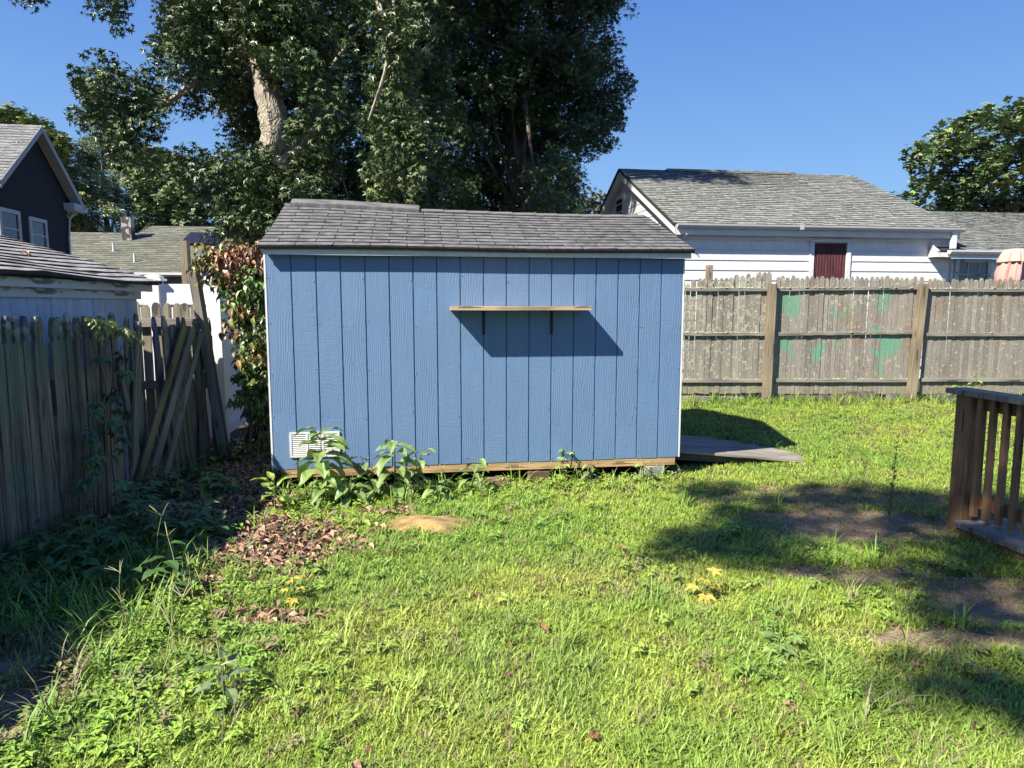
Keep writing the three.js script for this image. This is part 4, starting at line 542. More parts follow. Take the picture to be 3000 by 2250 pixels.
{ // dark clapboard house on the left
  const H = thing('dark_house', 'dark grey clapboard gabled house with white trim beyond the old shed', 'house', [-20.36, 0, -30], TH);
  const wall = mat(0.027, 0.026, 0.023, { roughness: 0.95 }), sl = 0.85, hw = 2.62, apex = 8.92, ey = apex - sl * hw;
  part('wall', new GB().box(-9, 0, -hw, -0.03, ey, hw).geo(), wall, H); { const g = new GB(); g.tri([-0.03, ey, hw], [-0.03, ey, -hw], [-0.03, apex, 0]); part('gable_wall', g.geo(), wall, H); }
  const P = (u, y, n) => [n - 0.028, y, -u]; const hf = (y) => y < ey ? hw : Math.max(0.02, (apex - y) / sl);
  for (let k = 0; k < 40; k++) { const y0 = 3.3 + k * 0.142, y1 = Math.min(apex, y0 + 0.148); if (y0 > apex - 0.1) break; const a = hf(y0), b = hf(y1); part('siding_board', lap(-a, a, -b, b, y0, y1, 0.022, P, k * 0.3), wall, H); }
  const pl = (z0, y0, z1, y1, lo, hi, x0, x1) => { const g = new GB(); const q = (x, z, y) => [x, y, z]; g.quad(q(x1, z0, y0 + lo), q(x1, z1, y1 + lo), q(x1, z1, y1 + hi), q(x1, z0, y0 + hi)); g.quad(q(x0, z0, y0 + lo), q(x0, z0, y0 + hi), q(x0, z1, y1 + hi), q(x0, z1, y1 + lo)); g.quad(q(x0, z0, y0 + lo), q(x0, z1, y1 + lo), q(x1, z1, y1 + lo), q(x1, z0, y0 + lo)); g.quad(q(x0, z0, y0 + hi), q(x1, z0, y0 + hi), q(x1, z1, y1 + hi), q(x0, z1, y1 + hi)); return g.geo(); };
  const rz = 3.35, ry = 9.22, re = ry - sl * rz, cream = mat(0.55, 0.55, 0.5, { map: texPatch });
  for (const s of [1, -1]) { const roof = part('roof', pl(0, ry, s * rz, re, -0.1, -0.01, -9.3, 0.42), grit(0.15, 0.15, 0.15), H); part('rake_board', pl(0, ry, s * rz, re, -0.28, 0.0, 0.421, 0.45), cream, H); for (let i = 0; i < 12; i++) part('soffit_panel', pl(s * rz * i / 12, mix(ry, re, i / 12), s * rz * (i + 0.96) / 12, mix(ry, re, (i + 0.96) / 12), -0.24, -0.2, 0.0, 0.419), cream, H);
    const at = (u, t, l) => [u, mix(re, ry, t) + l * 0.76, s * mix(rz, 0, t) + s * l * 0.65]; if (s > 0) courses(roof, at, () => [-9.3, 0.42], 20, 0.5, [0.27, 0.27, 0.26], 0.2, 40, 0.02); }
  part('gutter', new GB().box(-9.3, re - 0.16, -rz - 0.1, 0.45, re + 0.0, -rz + 0.02).geo(), cream, H); part('eave_return', new GB().box(-0.03, re - 0.35, -rz + 0.021, 0.44, re - 0.02, -2.35).geo(), cream, H); part('downspout', limbGeo([[0.1, re - 0.15, -rz + 0.05, 0.05], [0.06, re - 0.4, -rz + 0.1, 0.05], [0.05, re - 0.75, -hw - 0.06, 0.05], [0.05, 0, -hw - 0.06, 0.05]], 6, 0), cream, H);
  windowPart(H, P, -2.9, -1.42, 3.9, 5.45, cream, { w: 0.16, n: 0.08, bars: [0.5], s: 0.07 }); windowPart(H, P, -0.76, 0.64, 3.9, 5.35, cream, { w: 0.16, n: 0.08, bars: [0.5], s: 0.07 });
  const v = part('gable_vent', new GB().box(0.0, 7.76, 0.72, 0.04, 8.3, 1.2).geo(), cream, H); for (let i = 0; i < 5; i++) part('slat', new GB().box(0.0405, 7.84 + i * 0.085, 0.79, 0.06, 7.88 + i * 0.085, 1.13).geo(), M.dark, v);
}
{ // low house with green roof far left
  const H = thing('green_roof_house', 'low house with green shingle roof, chimney and solar panels far behind', 'house', [-27, -0.56, -37.8], TH), EZ = 0.3, EY = 2.98, RZ = -4, RY = 4.98, s = (RY - EY) / (EZ - RZ), n = Math.hypot(1, s);
  H.scale.setScalar(1.35); part('wall', new GB().box(-2, 0, -9, 7.4, 2.9, 0).geo(), mat(0.3, 0.22, 0.15), H);
  const plane = (ry) => (u, t, l) => { const rz = EZ - (ry - EY) / s; return [u, mix(EY, ry, t) + l / n, mix(EZ, rz, t) + l * s / n]; };
  const base = [0.2, 0.205, 0.15], a = plane(RY), b = plane(5.42);
  const r1 = part('roof', roofSlab(a, -2, 3.2, 0.08), grit(...base), H); courses(r1, a, () => [-2, 3.2], 21, 0.4, base, 0.22, 61, 0.016);
  const r2 = part('roof', roofSlab(b, 3.201, 7.6, 0.08), grit(...base), H); courses(r2, b, (t) => [3.201 + 0.35 * Math.max(0, t - 0.8) / 0.2, 7.6 ], 26, 0.4, base, 0.22, 62, 0.016);
  { const g = new GB(); g.quad([-2, RY, RZ], [3.2, RY, RZ], [3.2, 2.9, -9], [-2, 2.9, -9]); g.quad([3.201, 5.42, -4.95], [7.6, 5.42, -4.95], [7.6, 2.9, -9], [3.201, 2.9, -9]); g.tri([7.4, 2.9, 0], [7.4, 2.9, -9], [7.4, 5.3, -4.95]); part('roof_back', g.geo(), grit(...base), H); }
  part('gutter', new GB().box(-2, 2.88, EZ, 7.6, 2.98, EZ + 0.1).geo(), M.white, H); part('fascia_board', new GB().box(-2, 2.8, EZ - 0.03, 7.6, 2.879, EZ - 0.002).geo(), M.white, H);
  const ch = part('chimney', bar(0.42, 0.42, 1.6, 0.01), mat(0.45, 0.43, 0.4, { map: makeTex(128, 256, (u, v) => { const k = fbm(u * 5, v * 6, 4), t = mix(0.12, 0.85, sstep(0.42, 0.6, k)); return [t, t * 0.97, t * 0.92]; }) }), H, [3.05, 4.0, -3.3]); part('chimney_cap', new THREE.CylinderGeometry(0.11, 0.13, 0.3, 12).translate(0, 1.75, 0), M.soot, ch);
  for (const x of [5.6, 6.38]) { const c0 = plane(RY), t0 = 0.66, t1 = 0.98, g = new GB(), q = (u, t, l) => b(u, t * 2.0 / 2.44, l); const A = q(x - 0.12, t0, 0.12), B = q(x + 0.62, t0, 0.12), C = q(x + 0.7, t1, 0.12), D = q(x - 0.04, t1, 0.12), A0 = q(x - 0.12, t0, 0.07), B0 = q(x + 0.62, t0, 0.07), C0 = q(x + 0.7, t1, 0.07), D0 = q(x - 0.04, t1, 0.07); g.quad(A, B, C, D); g.quad(A0, B0, B, A); g.quad(B0, C0, C, B); g.quad(A0, A, D, D0); part('solar_panel', g.geo(), mat(0.008, 0.009, 0.018, { roughness: 0.5 }), H); }
  for (const [x, t] of [[2.95, 0.5], [4.2, 0.24]]) { const p = b(x, t * 2 / 2.44, 0); part('vent_pipe', new THREE.CylinderGeometry(0.045, 0.05, 0.4, 8).translate(0, 0.15, 0), M.white, H, p); }
}
{ // brown deck railing at the right
  const D = thing('deck_railing', 'brown wooden deck railing with thick corner post and square balusters', 'railing', [3.25, 0, -4.79], TH);
  part('post', bar(0.14, 0.14, 1.0, 0.008), M.brown, D, [0, -0.02, 0]);
  part('top_cap', box(-0.11, 0.981, -0.12, 0.06, 1.018, 3.2, 0, 0, false), M.brownGrey, D);
  part('upper_rail', box(-0.02, 0.885, 0.072, 0.02, 0.975, 3.2), M.brown, D); part('lower_rail', box(-0.02, 0.2, 0.072, 0.02, 0.29, 3.2), M.brown, D);
  for (let i = 0; i < 28; i++) part('baluster', bar(0.038, 0.038, 0.83, 0.003), M.brown, D, [-0.041, 0.14, 0.13 + i * 0.104]);
  part('post', bar(0.14, 0.14, 1.0, 0.008), M.brown, D, [0, -0.02, 3.3]);
  const P = thing('deck_platform', 'low grey deck boards under the brown railing', 'deck', [3.25, 0, -4.79], TH);
  for (let i = 0; i < 9; i++) part('deck_board', box(-0.16 + i * 0.145, 0.065, 0.09, -0.02 + i * 0.145, 0.1, 3.3, 0, 0.3 * i), M.greyDeck, P);
  part('rim_joist', box(-0.14, -0.04, 0.1, 1.1, 0.064, 3.28), M.brown, P);
}
const BIG_LIMB = [[-6.15,5.06,-11.83,0.33],[-6.10,5.28,-12.27,0.27],[-6.52,4.77,-12.03,0.33],[-6.06,4.75,-11.59,0.26],[-7.03,5.14,-12.31,0.25],[-5.71,5.08,-12.07,0.27],[-6.60,4.32,-12.34,0.30],[-6.60,4.03,-12.12,0.25],[-5.55,4.61,-11.24,0.25],[-7.04,4.59,-12.33,0.25],[-5.57,5.12,-12.27,0.28],[-7.21,4.80,-12.36,0.23],[-6.58,4.68,-11.67,0.27],[-6.08,4.33,-11.41,0.28],[-6.98,5.25,-11.72,0.26],[-6.39,4.89,-11.68,0.30],[-6.42,5.35,-11.49,0.29],[-5.53,5.31,-11.96,0.24],[-6.18,5.11,-11.38,0.28],[-5.98,4.47,-11.59,0.27],[-6.29,5.39,-12.15,0.28],[-7.30,4.80,-12.11,0.25],[-7.18,5.63,-12.35,0.25],[-6.55,5.09,-11.38,0.23],[-6.74,4.27,-12.09,0.33],[-7.26,5.21,-12.26,0.29],[-5.95,3.87,-11.33,0.31],[-6.71,4.76,-11.43,0.27],[-6.28,4.37,-11.39,0.29],[-6.22,5.07,-12.31,0.29]];
const BIG_TOP = [[-6.57,6.92,-11.91,0.24],[-6.60,6.64,-12.07,0.25],[-6.68,6.64,-11.67,0.24],[-6.76,6.48,-11.86,0.23],[-6.15,6.64,-11.54,0.22],[-6.52,6.25,-11.75,0.22],[-7.71,6.93,-11.95,0.22],[-7.67,6.42,-11.37,0.25],[-7.73,6.79,-11.63,0.20],[-8.12,6.81,-11.87,0.22],[-7.63,6.57,-11.66,0.22]];
const BIG_MAIN = [[-4.88,6.59,-13.58,0.58],[-2.76,4.27,-12.66,0.44],[-2.14,5.39,-13.71,0.44],[-5.20,4.33,-13.74,0.55],[-4.27,6.88,-13.40,0.50],[-2.35,5.93,-13.79,0.50],[-4.66,4.97,-12.66,0.50],[-4.66,5.74,-13.85,0.54],[-5.02,3.70,-13.33,0.57],[-5.86,6.65,-13.09,0.47],[-2.96,7.18,-13.12,0.50],[-3.52,7.27,-13.36,0.42],[-2.99,6.07,-12.82,0.48],[-1.84,3.84,-13.16,0.46],[-3.41,3.85,-13.32,0.46],[-3.15,4.09,-14.54,0.52],[-3.74,4.90,-13.67,0.49],[-2.33,4.08,-13.04,0.58],[-2.96,6.64,-12.91,0.46],[-6.04,7.57,-13.87,0.57],[-5.15,6.21,-14.01,0.49],[-5.16,7.73,-14.10,0.45],[-2.04,6.51,-12.34,0.43],[-2.65,5.17,-14.36,0.50],[-4.40,4.44,-13.48,0.53],[-3.83,6.36,-13.90,0.48],[-5.26,5.62,-13.03,0.43],[-5.06,6.85,-12.66,0.54],[-2.84,5.82,-13.23,0.49],[-2.07,4.78,-14.55,0.49],[-6.01,4.15,-13.47,0.51],[-5.52,6.86,-13.87,0.58],[-6.48,6.59,-14.23,0.60],[-3.27,5.46,-14.47,0.52],[-3.83,5.83,-13.99,0.48],[-4.57,3.14,-13.37,0.53],[-3.93,3.58,-13.00,0.50],[-2.43,6.21,-12.89,0.45],[-2.86,3.26,-12.50,0.54],[-1.99,7.15,-12.66,0.51],[-3.84,6.99,-14.31,0.52],[-1.85,6.25,-14.43,0.64],[-1.60,6.94,-13.48,0.49],[-3.65,4.06,-12.71,0.51],[-1.72,6.68,-14.05,0.48],[-2.41,3.49,-14.21,0.45],[-1.68,3.31,-13.16,0.54],[-4.18,5.05,-13.14,0.54],[-3.99,3.42,-14.54,0.46],[-4.40,7.67,-14.04,0.60],[-1.70,5.58,-14.55,0.60],[-3.88,5.93,-12.41,0.55],[-4.45,3.83,-13.08,0.42],[-4.98,4.80,-13.85,0.56],[-6.05,6.53,-14.46,0.49],[-5.03,3.08,-13.17,0.59],[-5.06,3.68,-12.28,0.49],[-1.45,7.01,-12.47,0.45],[-5.90,4.32,-14.13,0.44],[-4.84,5.84,-12.27,0.46],[-1.70,4.79,-12.29,0.53],[-2.81,5.60,-12.23,0.55],[-4.81,6.62,-12.24,0.51],[-3.46,6.29,-12.46,0.39],[-4.48,4.16,-12.76,0.57],[-2.30,7.10,-13.97,0.55],[-4.31,5.45,-12.90,0.40],[-3.79,5.59,-14.17,0.56],[-3.29,3.61,-13.27,0.45],[-2.57,6.24,-12.89,0.44],[-5.46,3.62,-13.93,0.50],[-6.03,6.88,-13.53,0.44],[-1.69,3.87,-13.29,0.57],[-2.81,3.70,-14.33,0.58],[-3.31,7.77,-14.52,0.48],[-1.79,4.65,-14.37,0.58],[-3.46,4.91,-13.72,0.50],[-4.30,7.11,-13.87,0.51],[-2.29,5.97,-13.72,0.46],[-1.58,6.03,-13.41,0.44],[-2.93,3.98,-12.86,0.57],[-4.49,3.39,-12.82,0.55],[-5.36,5.58,-13.47,0.52],[-4.37,6.25,-13.04,0.48],[-4.21,6.41,-14.16,0.62],[-4.60,7.73,-14.05,0.52],[-1.73,7.14,-13.17,0.50],[-2.06,4.17,-12.65,0.50],[-5.03,7.14,-14.11,0.52],[-3.95,4.43,-13.69,0.44],[-2.27,3.44,-14.17,0.63],[-6.11,7.72,-14.10,0.58],[-4.79,4.96,-14.45,0.45],[-3.12,6.36,-12.90,0.42],[-2.77,4.95,-12.24,0.44],[-2.04,6.44,-13.81,0.43],[-4.19,3.72,-14.20,0.55],[-3.25,3.35,-14.56,0.54],[-3.95,3.07,-12.34,0.40],[-4.94,5.88,-13.37,0.45],[-2.44,4.50,-12.70,0.46],[-5.79,6.39,-13.41,0.42],[-2.35,4.99,-12.49,0.42],[-4.66,4.87,-12.77,0.57],[-4.15,5.10,-13.77,0.61],[-3.25,6.97,-12.28,0.43],[-3.67,5.91,-13.61,0.57],[-2.12,6.90,-12.41,0.51],[-1.73,7.00,-13.95,0.48],[-2.91,5.93,-14.29,0.52],[-2.58,6.49,-12.40,0.51],[-4.04,3.69,-12.42,0.46],[-2.21,3.85,-13.41,0.58],[-1.73,5.60,-13.47,0.57],[-6.10,6.25,-14.49,0.50],[-4.98,3.04,-13.63,0.47],[-6.79,6.83,-14.52,0.57],[-5.07,7.59,-13.94,0.51]];
const BIG_FRONT = [[-3.14,4.22,-11.44,0.34],[-3.52,4.99,-11.99,0.29],[-3.04,5.18,-10.93,0.29],[-3.47,3.47,-11.38,0.30],[-3.09,5.94,-11.24,0.31],[-4.15,3.67,-11.93,0.29],[-3.00,5.21,-11.76,0.35],[-4.08,6.32,-11.85,0.31],[-3.95,3.36,-11.87,0.31],[-4.36,3.07,-11.53,0.32],[-3.12,3.46,-11.76,0.35],[-3.07,4.04,-11.91,0.39],[-3.49,5.88,-11.31,0.28],[-2.81,4.64,-10.98,0.29],[-4.21,5.94,-11.92,0.29],[-3.02,5.61,-11.27,0.32],[-3.37,3.81,-11.86,0.34],[-2.90,4.52,-11.78,0.30],[-3.30,4.36,-11.08,0.33],[-4.36,3.41,-11.31,0.36],[-3.33,5.36,-10.99,0.27],[-5.26,6.31,-11.78,0.38],[-4.65,5.16,-11.84,0.28],[-4.10,5.88,-11.76,0.32],[-3.95,6.10,-11.26,0.33],[-5.07,5.53,-12.23,0.31],[-4.18,6.13,-11.02,0.35],[-5.18,5.81,-11.73,0.34],[-5.00,6.72,-12.33,0.40],[-5.23,5.81,-11.23,0.29],[-5.43,6.41,-11.62,0.33],[-4.54,5.59,-11.67,0.29],[-4.86,5.90,-11.83,0.35],[-4.76,5.24,-12.08,0.39],[-5.46,6.22,-12.08,0.34],[-4.84,6.55,-12.13,0.36],[-4.21,6.51,-11.93,0.36],[-5.32,6.71,-12.27,0.35],[-4.93,5.24,-11.67,0.33],[-5.22,5.64,-11.27,0.27],[-5.53,6.54,-12.04,0.30]];
const BIG_CURTAIN = [[-1.29,4.06,-10.70,0.25],[-2.01,3.50,-10.83,0.28],[-1.75,4.42,-10.63,0.28],[-1.50,3.89,-10.34,0.23],[-1.58,5.06,-10.88,0.24],[-1.89,4.88,-10.76,0.25],[-1.72,3.86,-10.30,0.23],[-1.98,4.30,-10.67,0.31],[-1.34,5.44,-10.28,0.22],[-1.59,5.76,-10.49,0.28],[-1.42,3.51,-10.35,0.23],[-1.62,3.32,-10.40,0.24],[-1.98,3.84,-10.46,0.28],[-2.08,3.25,-10.72,0.23],[-1.48,5.23,-10.63,0.29],[-1.76,5.44,-10.34,0.27],[-1.35,5.80,-10.36,0.23],[-1.55,4.65,-10.88,0.28],[-1.47,4.21,-10.59,0.30],[-1.71,3.71,-10.62,0.23],[-1.30,3.77,-10.57,0.26],[-1.56,5.30,-10.30,0.29],[-1.73,5.13,-10.40,0.22],[-1.93,4.49,-10.53,0.29],[-2.04,3.59,-10.26,0.24],[-1.74,4.08,-10.31,0.26],[-1.73,4.62,-10.56,0.26],[-1.80,5.68,-10.41,0.27]];
const BIG_LOW = [[-4.89,3.52,-12.10,0.29],[-3.20,3.29,-11.86,0.32],[-4.50,3.02,-11.84,0.29],[-3.34,3.32,-10.87,0.28],[-4.33,3.37,-12.06,0.26],[-3.92,2.85,-11.42,0.28],[-4.71,3.67,-10.96,0.28],[-3.40,2.90,-11.06,0.26],[-3.66,3.15,-11.04,0.24],[-4.27,3.54,-11.31,0.29],[-5.37,3.89,-11.67,0.31],[-4.54,3.04,-11.46,0.29],[-4.31,3.73,-11.00,0.30],[-4.15,2.96,-11.45,0.26],[-3.65,3.42,-11.46,0.30],[-4.03,3.57,-11.01,0.29],[-4.31,3.37,-11.14,0.25],[-4.04,3.24,-11.07,0.29],[-3.73,2.88,-11.19,0.27],[-3.75,3.14,-11.05,0.27],[-3.77,3.49,-11.05,0.25],[-4.29,2.72,-11.03,0.30],[-4.05,3.89,-11.25,0.27],[-4.42,3.78,-11.36,0.29],[-4.43,3.47,-11.27,0.28],[-3.71,3.33,-11.32,0.30],[-4.00,3.82,-11.19,0.32],[-4.10,3.29,-11.27,0.27],[-4.07,2.95,-10.93,0.25],[-3.74,2.92,-10.93,0.30],[-3.79,3.55,-11.02,0.25],[-4.35,3.07,-10.83,0.24],[-4.39,2.81,-11.03,0.28],[-3.79,5.93,-11.06,0.30],[-3.84,5.63,-11.25,0.29],[-3.39,5.42,-10.97,0.32],[-3.49,6.41,-11.30,0.30],[-3.88,6.23,-10.97,0.32],[-3.37,5.68,-10.91,0.29],[-3.34,5.22,-11.17,0.26],[-3.73,5.32,-11.23,0.28],[-3.37,5.93,-10.86,0.25],[-3.55,6.05,-11.25,0.33],[-3.84,5.98,-10.92,0.26],[-3.71,6.28,-11.16,0.33],[-3.47,5.62,-11.22,0.27],[-3.87,5.45,-11.50,0.28],[-3.32,6.19,-10.90,0.28],[-3.91,5.87,-11.45,0.31],[-3.45,5.36,-11.42,0.33],[-3.99,6.23,-10.89,0.30]];
const DARK_RIGHT = [[-1.29,4.35,-18.20,0.70],[0.68,6.32,-20.34,0.86],[-0.52,10.11,-19.86,0.69],[-2.66,7.23,-18.68,0.69],[-0.02,7.43,-17.82,0.58],[-0.10,4.12,-20.01,0.64],[-1.23,8.39,-17.79,0.64],[-1.99,5.98,-20.77,0.72],[-2.02,9.18,-17.56,0.66],[-2.90,6.64,-20.44,0.70],[-2.93,4.02,-20.00,0.92],[2.06,8.08,-20.27,0.74],[2.25,8.94,-20.30,0.80],[1.44,7.17,-18.85,0.64],[-1.61,6.01,-17.95,0.79],[-0.64,7.05,-19.92,0.70],[-1.39,7.89,-18.69,0.75],[-2.81,9.87,-21.28,0.78],[0.60,4.49,-20.21,0.86],[1.17,8.08,-18.86,0.83],[-0.67,5.05,-20.64,0.76],[-0.63,8.96,-19.56,0.65],[2.26,7.04,-18.68,0.87],[2.25,6.37,-18.55,0.65],[-0.90,5.94,-19.76,0.68],[-1.67,10.71,-21.18,0.99],[1.55,9.41,-20.48,0.68],[1.15,5.12,-18.38,0.69],[-2.21,4.39,-21.02,0.66],[-2.39,8.03,-18.83,0.82],[0.09,9.67,-20.35,0.71],[0.93,6.89,-19.84,0.82],[1.70,10.18,-19.69,0.88],[0.01,7.47,-20.24,0.84],[-2.74,5.58,-19.50,0.70],[1.50,4.32,-18.24,0.74],[0.02,6.04,-20.51,0.88],[0.56,8.18,-17.91,0.72],[2.12,9.15,-18.44,0.72],[-0.74,8.97,-21.45,0.82],[0.64,7.51,-19.39,0.74],[-2.47,5.43,-21.45,0.86],[-1.29,6.82,-19.07,0.73],[0.94,10.47,-20.94,0.94],[-1.71,6.85,-17.75,0.68],[1.79,6.37,-20.21,0.88],[-1.00,7.93,-20.61,0.92],[0.29,5.19,-20.40,0.93],[0.19,9.64,-18.58,0.79],[0.08,6.43,-19.25,0.69],[-1.04,4.10,-20.41,0.89],[-1.99,8.80,-19.42,0.80],[2.45,9.72,-18.53,0.77],[-1.40,5.61,-20.92,0.66],[-0.46,7.07,-17.78,0.80],[2.08,7.92,-21.34,0.92],[-0.33,7.06,-21.31,0.87],[-2.33,6.62,-21.15,0.72],[-1.93,7.21,-19.29,0.90],[0.96,10.03,-20.90,0.84],[-1.72,7.75,-17.87,0.68],[-0.05,8.90,-17.68,0.58],[1.33,7.30,-21.41,0.81],[-1.28,5.23,-19.18,0.74],[-2.60,4.82,-19.27,0.72],[2.44,6.73,-19.61,0.92],[1.35,4.53,-19.56,0.63],[2.21,9.92,-21.26,0.74],[0.50,6.27,-20.98,0.66],[-0.94,6.04,-18.95,0.79],[0.09,9.03,-19.54,0.64],[-0.11,7.85,-18.08,0.65],[0.08,4.48,-19.42,0.70],[-1.84,4.04,-19.56,0.70],[1.84,10.49,-20.28,0.79],[1.28,9.16,-21.27,0.94],[-1.18,9.02,-19.21,0.80],[1.40,7.68,-18.93,0.63],[-1.80,9.89,-19.03,0.83],[-0.33,5.44,-19.34,0.66],[2.69,8.15,-20.64,0.71],[0.73,7.96,-19.39,0.90],[-1.09,4.34,-19.90,0.91],[-2.56,9.48,-20.03,0.79],[-2.10,5.73,-20.26,0.74],[-2.30,9.29,-17.57,0.82],[-1.78,4.65,-19.16,0.89],[-2.70,8.63,-20.71,0.79],[-2.77,7.05,-20.75,0.68],[0.55,6.82,-18.69,0.59],[-0.88,6.85,-19.00,0.60],[1.83,5.77,-17.94,0.80],[-1.07,7.65,-17.86,0.59],[-0.67,9.21,-17.71,0.62],[2.37,9.38,-18.29,0.79],[-0.60,9.16,-20.19,0.70],[-2.88,6.11,-19.95,0.94],[1.24,6.45,-21.32,0.80],[-2.94,4.12,-20.55,0.79],[0.40,9.74,-18.57,0.65],[-2.70,7.81,-20.38,0.74],[1.85,7.74,-17.53,0.83],[0.79,5.41,-20.47,0.87],[-1.38,7.83,-20.54,0.83],[-0.62,4.87,-19.77,0.87],[0.81,4.05,-19.64,0.64],[-1.73,6.88,-20.25,0.81],[-1.96,9.89,-20.59,0.87],[1.31,4.27,-16.85,0.46],[0.62,3.87,-15.76,0.42],[1.24,4.71,-16.37,0.45],[0.67,4.51,-16.11,0.43],[0.96,3.64,-15.16,0.45],[1.58,3.95,-16.83,0.36],[0.87,5.03,-16.95,0.44]];
const BIG_UPPER = [[-2.08,12.27,-16.94,0.87],[-2.03,12.72,-14.98,0.97],[-5.12,11.04,-16.12,0.76],[-5.88,11.85,-15.69,0.83],[-4.38,10.98,-16.18,0.72],[-1.20,13.19,-15.39,1.06],[-6.25,10.12,-15.60,1.06],[-0.84,9.17,-14.64,0.87],[-5.46,9.65,-16.88,0.91],[-1.96,14.04,-13.63,0.88],[-1.93,12.84,-14.36,1.04],[-7.19,10.17,-16.63,0.90],[-2.98,13.02,-12.78,0.82],[-3.38,11.24,-16.08,1.09],[-6.07,12.31,-14.22,1.05],[-3.63,13.94,-11.74,1.10],[-3.71,13.61,-14.08,0.92],[-2.80,13.93,-14.93,0.71],[-0.17,11.19,-12.85,0.79],[-2.81,9.55,-16.90,0.82],[-2.44,12.81,-13.25,0.78],[-6.65,10.63,-13.58,0.96],[-3.30,12.93,-12.99,0.88],[-5.20,12.38,-11.52,0.87],[-3.99,13.63,-11.46,0.99],[-4.56,12.36,-12.34,1.07],[-3.87,14.55,-14.08,0.83],[-1.10,12.65,-15.92,0.88],[-5.56,12.56,-16.36,0.81],[-8.25,12.20,-14.79,0.80],[-6.31,9.47,-14.43,1.05],[-2.19,9.95,-16.23,1.10],[-6.96,11.03,-15.14,0.81],[-6.93,13.56,-15.30,0.83],[-0.15,9.73,-13.81,0.72],[-1.56,12.97,-12.09,0.73],[-3.29,12.54,-15.34,0.99],[-0.28,11.42,-16.19,0.78],[-2.47,13.13,-14.52,0.72],[-5.89,14.06,-15.62,0.86],[-0.76,12.25,-14.49,0.96],[0.52,11.37,-14.45,0.91],[-2.92,13.37,-15.97,0.75],[-5.83,11.56,-11.71,0.70],[-4.29,12.52,-11.86,1.09],[-4.48,13.62,-13.56,0.87],[-4.32,14.52,-14.39,0.73],[-6.85,10.44,-12.49,0.79],[-0.74,11.28,-16.16,0.78],[-7.09,10.20,-11.56,0.86],[-5.22,13.21,-15.52,0.86],[-6.05,9.98,-12.21,1.06],[-4.42,13.41,-14.95,0.88],[-1.12,12.47,-16.32,0.71],[-1.31,11.44,-12.77,0.79],[-3.36,13.58,-12.68,0.83],[-5.23,9.96,-11.04,1.08],[-5.68,12.49,-11.61,0.71],[-4.22,13.61,-14.13,0.99],[-4.28,9.61,-11.92,0.85],[-4.54,13.30,-14.40,0.77],[-5.25,12.63,-17.04,0.78],[-3.86,9.67,-12.01,0.70],[-1.99,13.98,-14.63,1.02],[-1.35,11.45,-17.07,0.90]];
const DARK_UPPER = [[-1.94,11.28,-21.77,0.95],[0.12,12.63,-18.50,1.18],[1.10,12.70,-22.86,1.16],[-3.80,13.92,-19.96,1.03],[-0.05,15.22,-18.71,1.01],[2.69,13.85,-21.29,1.03],[0.97,12.75,-21.29,0.93],[0.64,15.56,-20.35,1.05],[2.98,12.59,-20.29,0.93],[-3.87,13.53,-19.85,0.89],[-2.12,12.10,-18.60,0.96],[1.52,12.04,-19.26,1.05],[-1.96,12.62,-18.24,0.84],[3.01,10.28,-18.35,0.91],[1.11,12.71,-18.78,1.18],[-2.63,10.46,-18.60,1.01],[-4.17,10.73,-20.46,0.89],[2.23,11.07,-20.59,0.88],[-0.84,13.18,-22.04,1.09],[-2.80,12.41,-20.08,1.19],[-2.36,12.28,-19.72,1.08],[-2.19,12.27,-18.69,1.01],[-1.16,10.66,-17.91,1.16],[0.44,12.62,-18.27,1.10],[-2.20,12.73,-22.01,0.95],[-0.94,11.47,-22.19,0.82],[3.62,11.95,-20.94,1.02],[-2.83,12.15,-22.26,1.05],[1.08,12.14,-17.04,0.96],[-1.79,10.07,-21.83,1.10],[1.53,10.79,-22.51,0.83],[2.43,12.77,-20.53,0.83],[-3.22,10.61,-20.80,0.83],[-3.58,11.12,-18.26,0.88],[-1.32,12.02,-17.68,0.83],[1.89,14.16,-19.84,1.18],[1.35,12.22,-18.78,0.96],[0.53,13.41,-20.66,1.04],[-0.25,12.69,-22.75,0.82],[-0.04,11.72,-18.16,0.89],[-4.24,10.83,-19.72,0.89],[-0.50,12.29,-22.08,0.83],[-0.89,13.43,-20.81,1.15],[-0.23,12.22,-22.71,1.15],[-0.35,15.05,-20.87,0.85]];
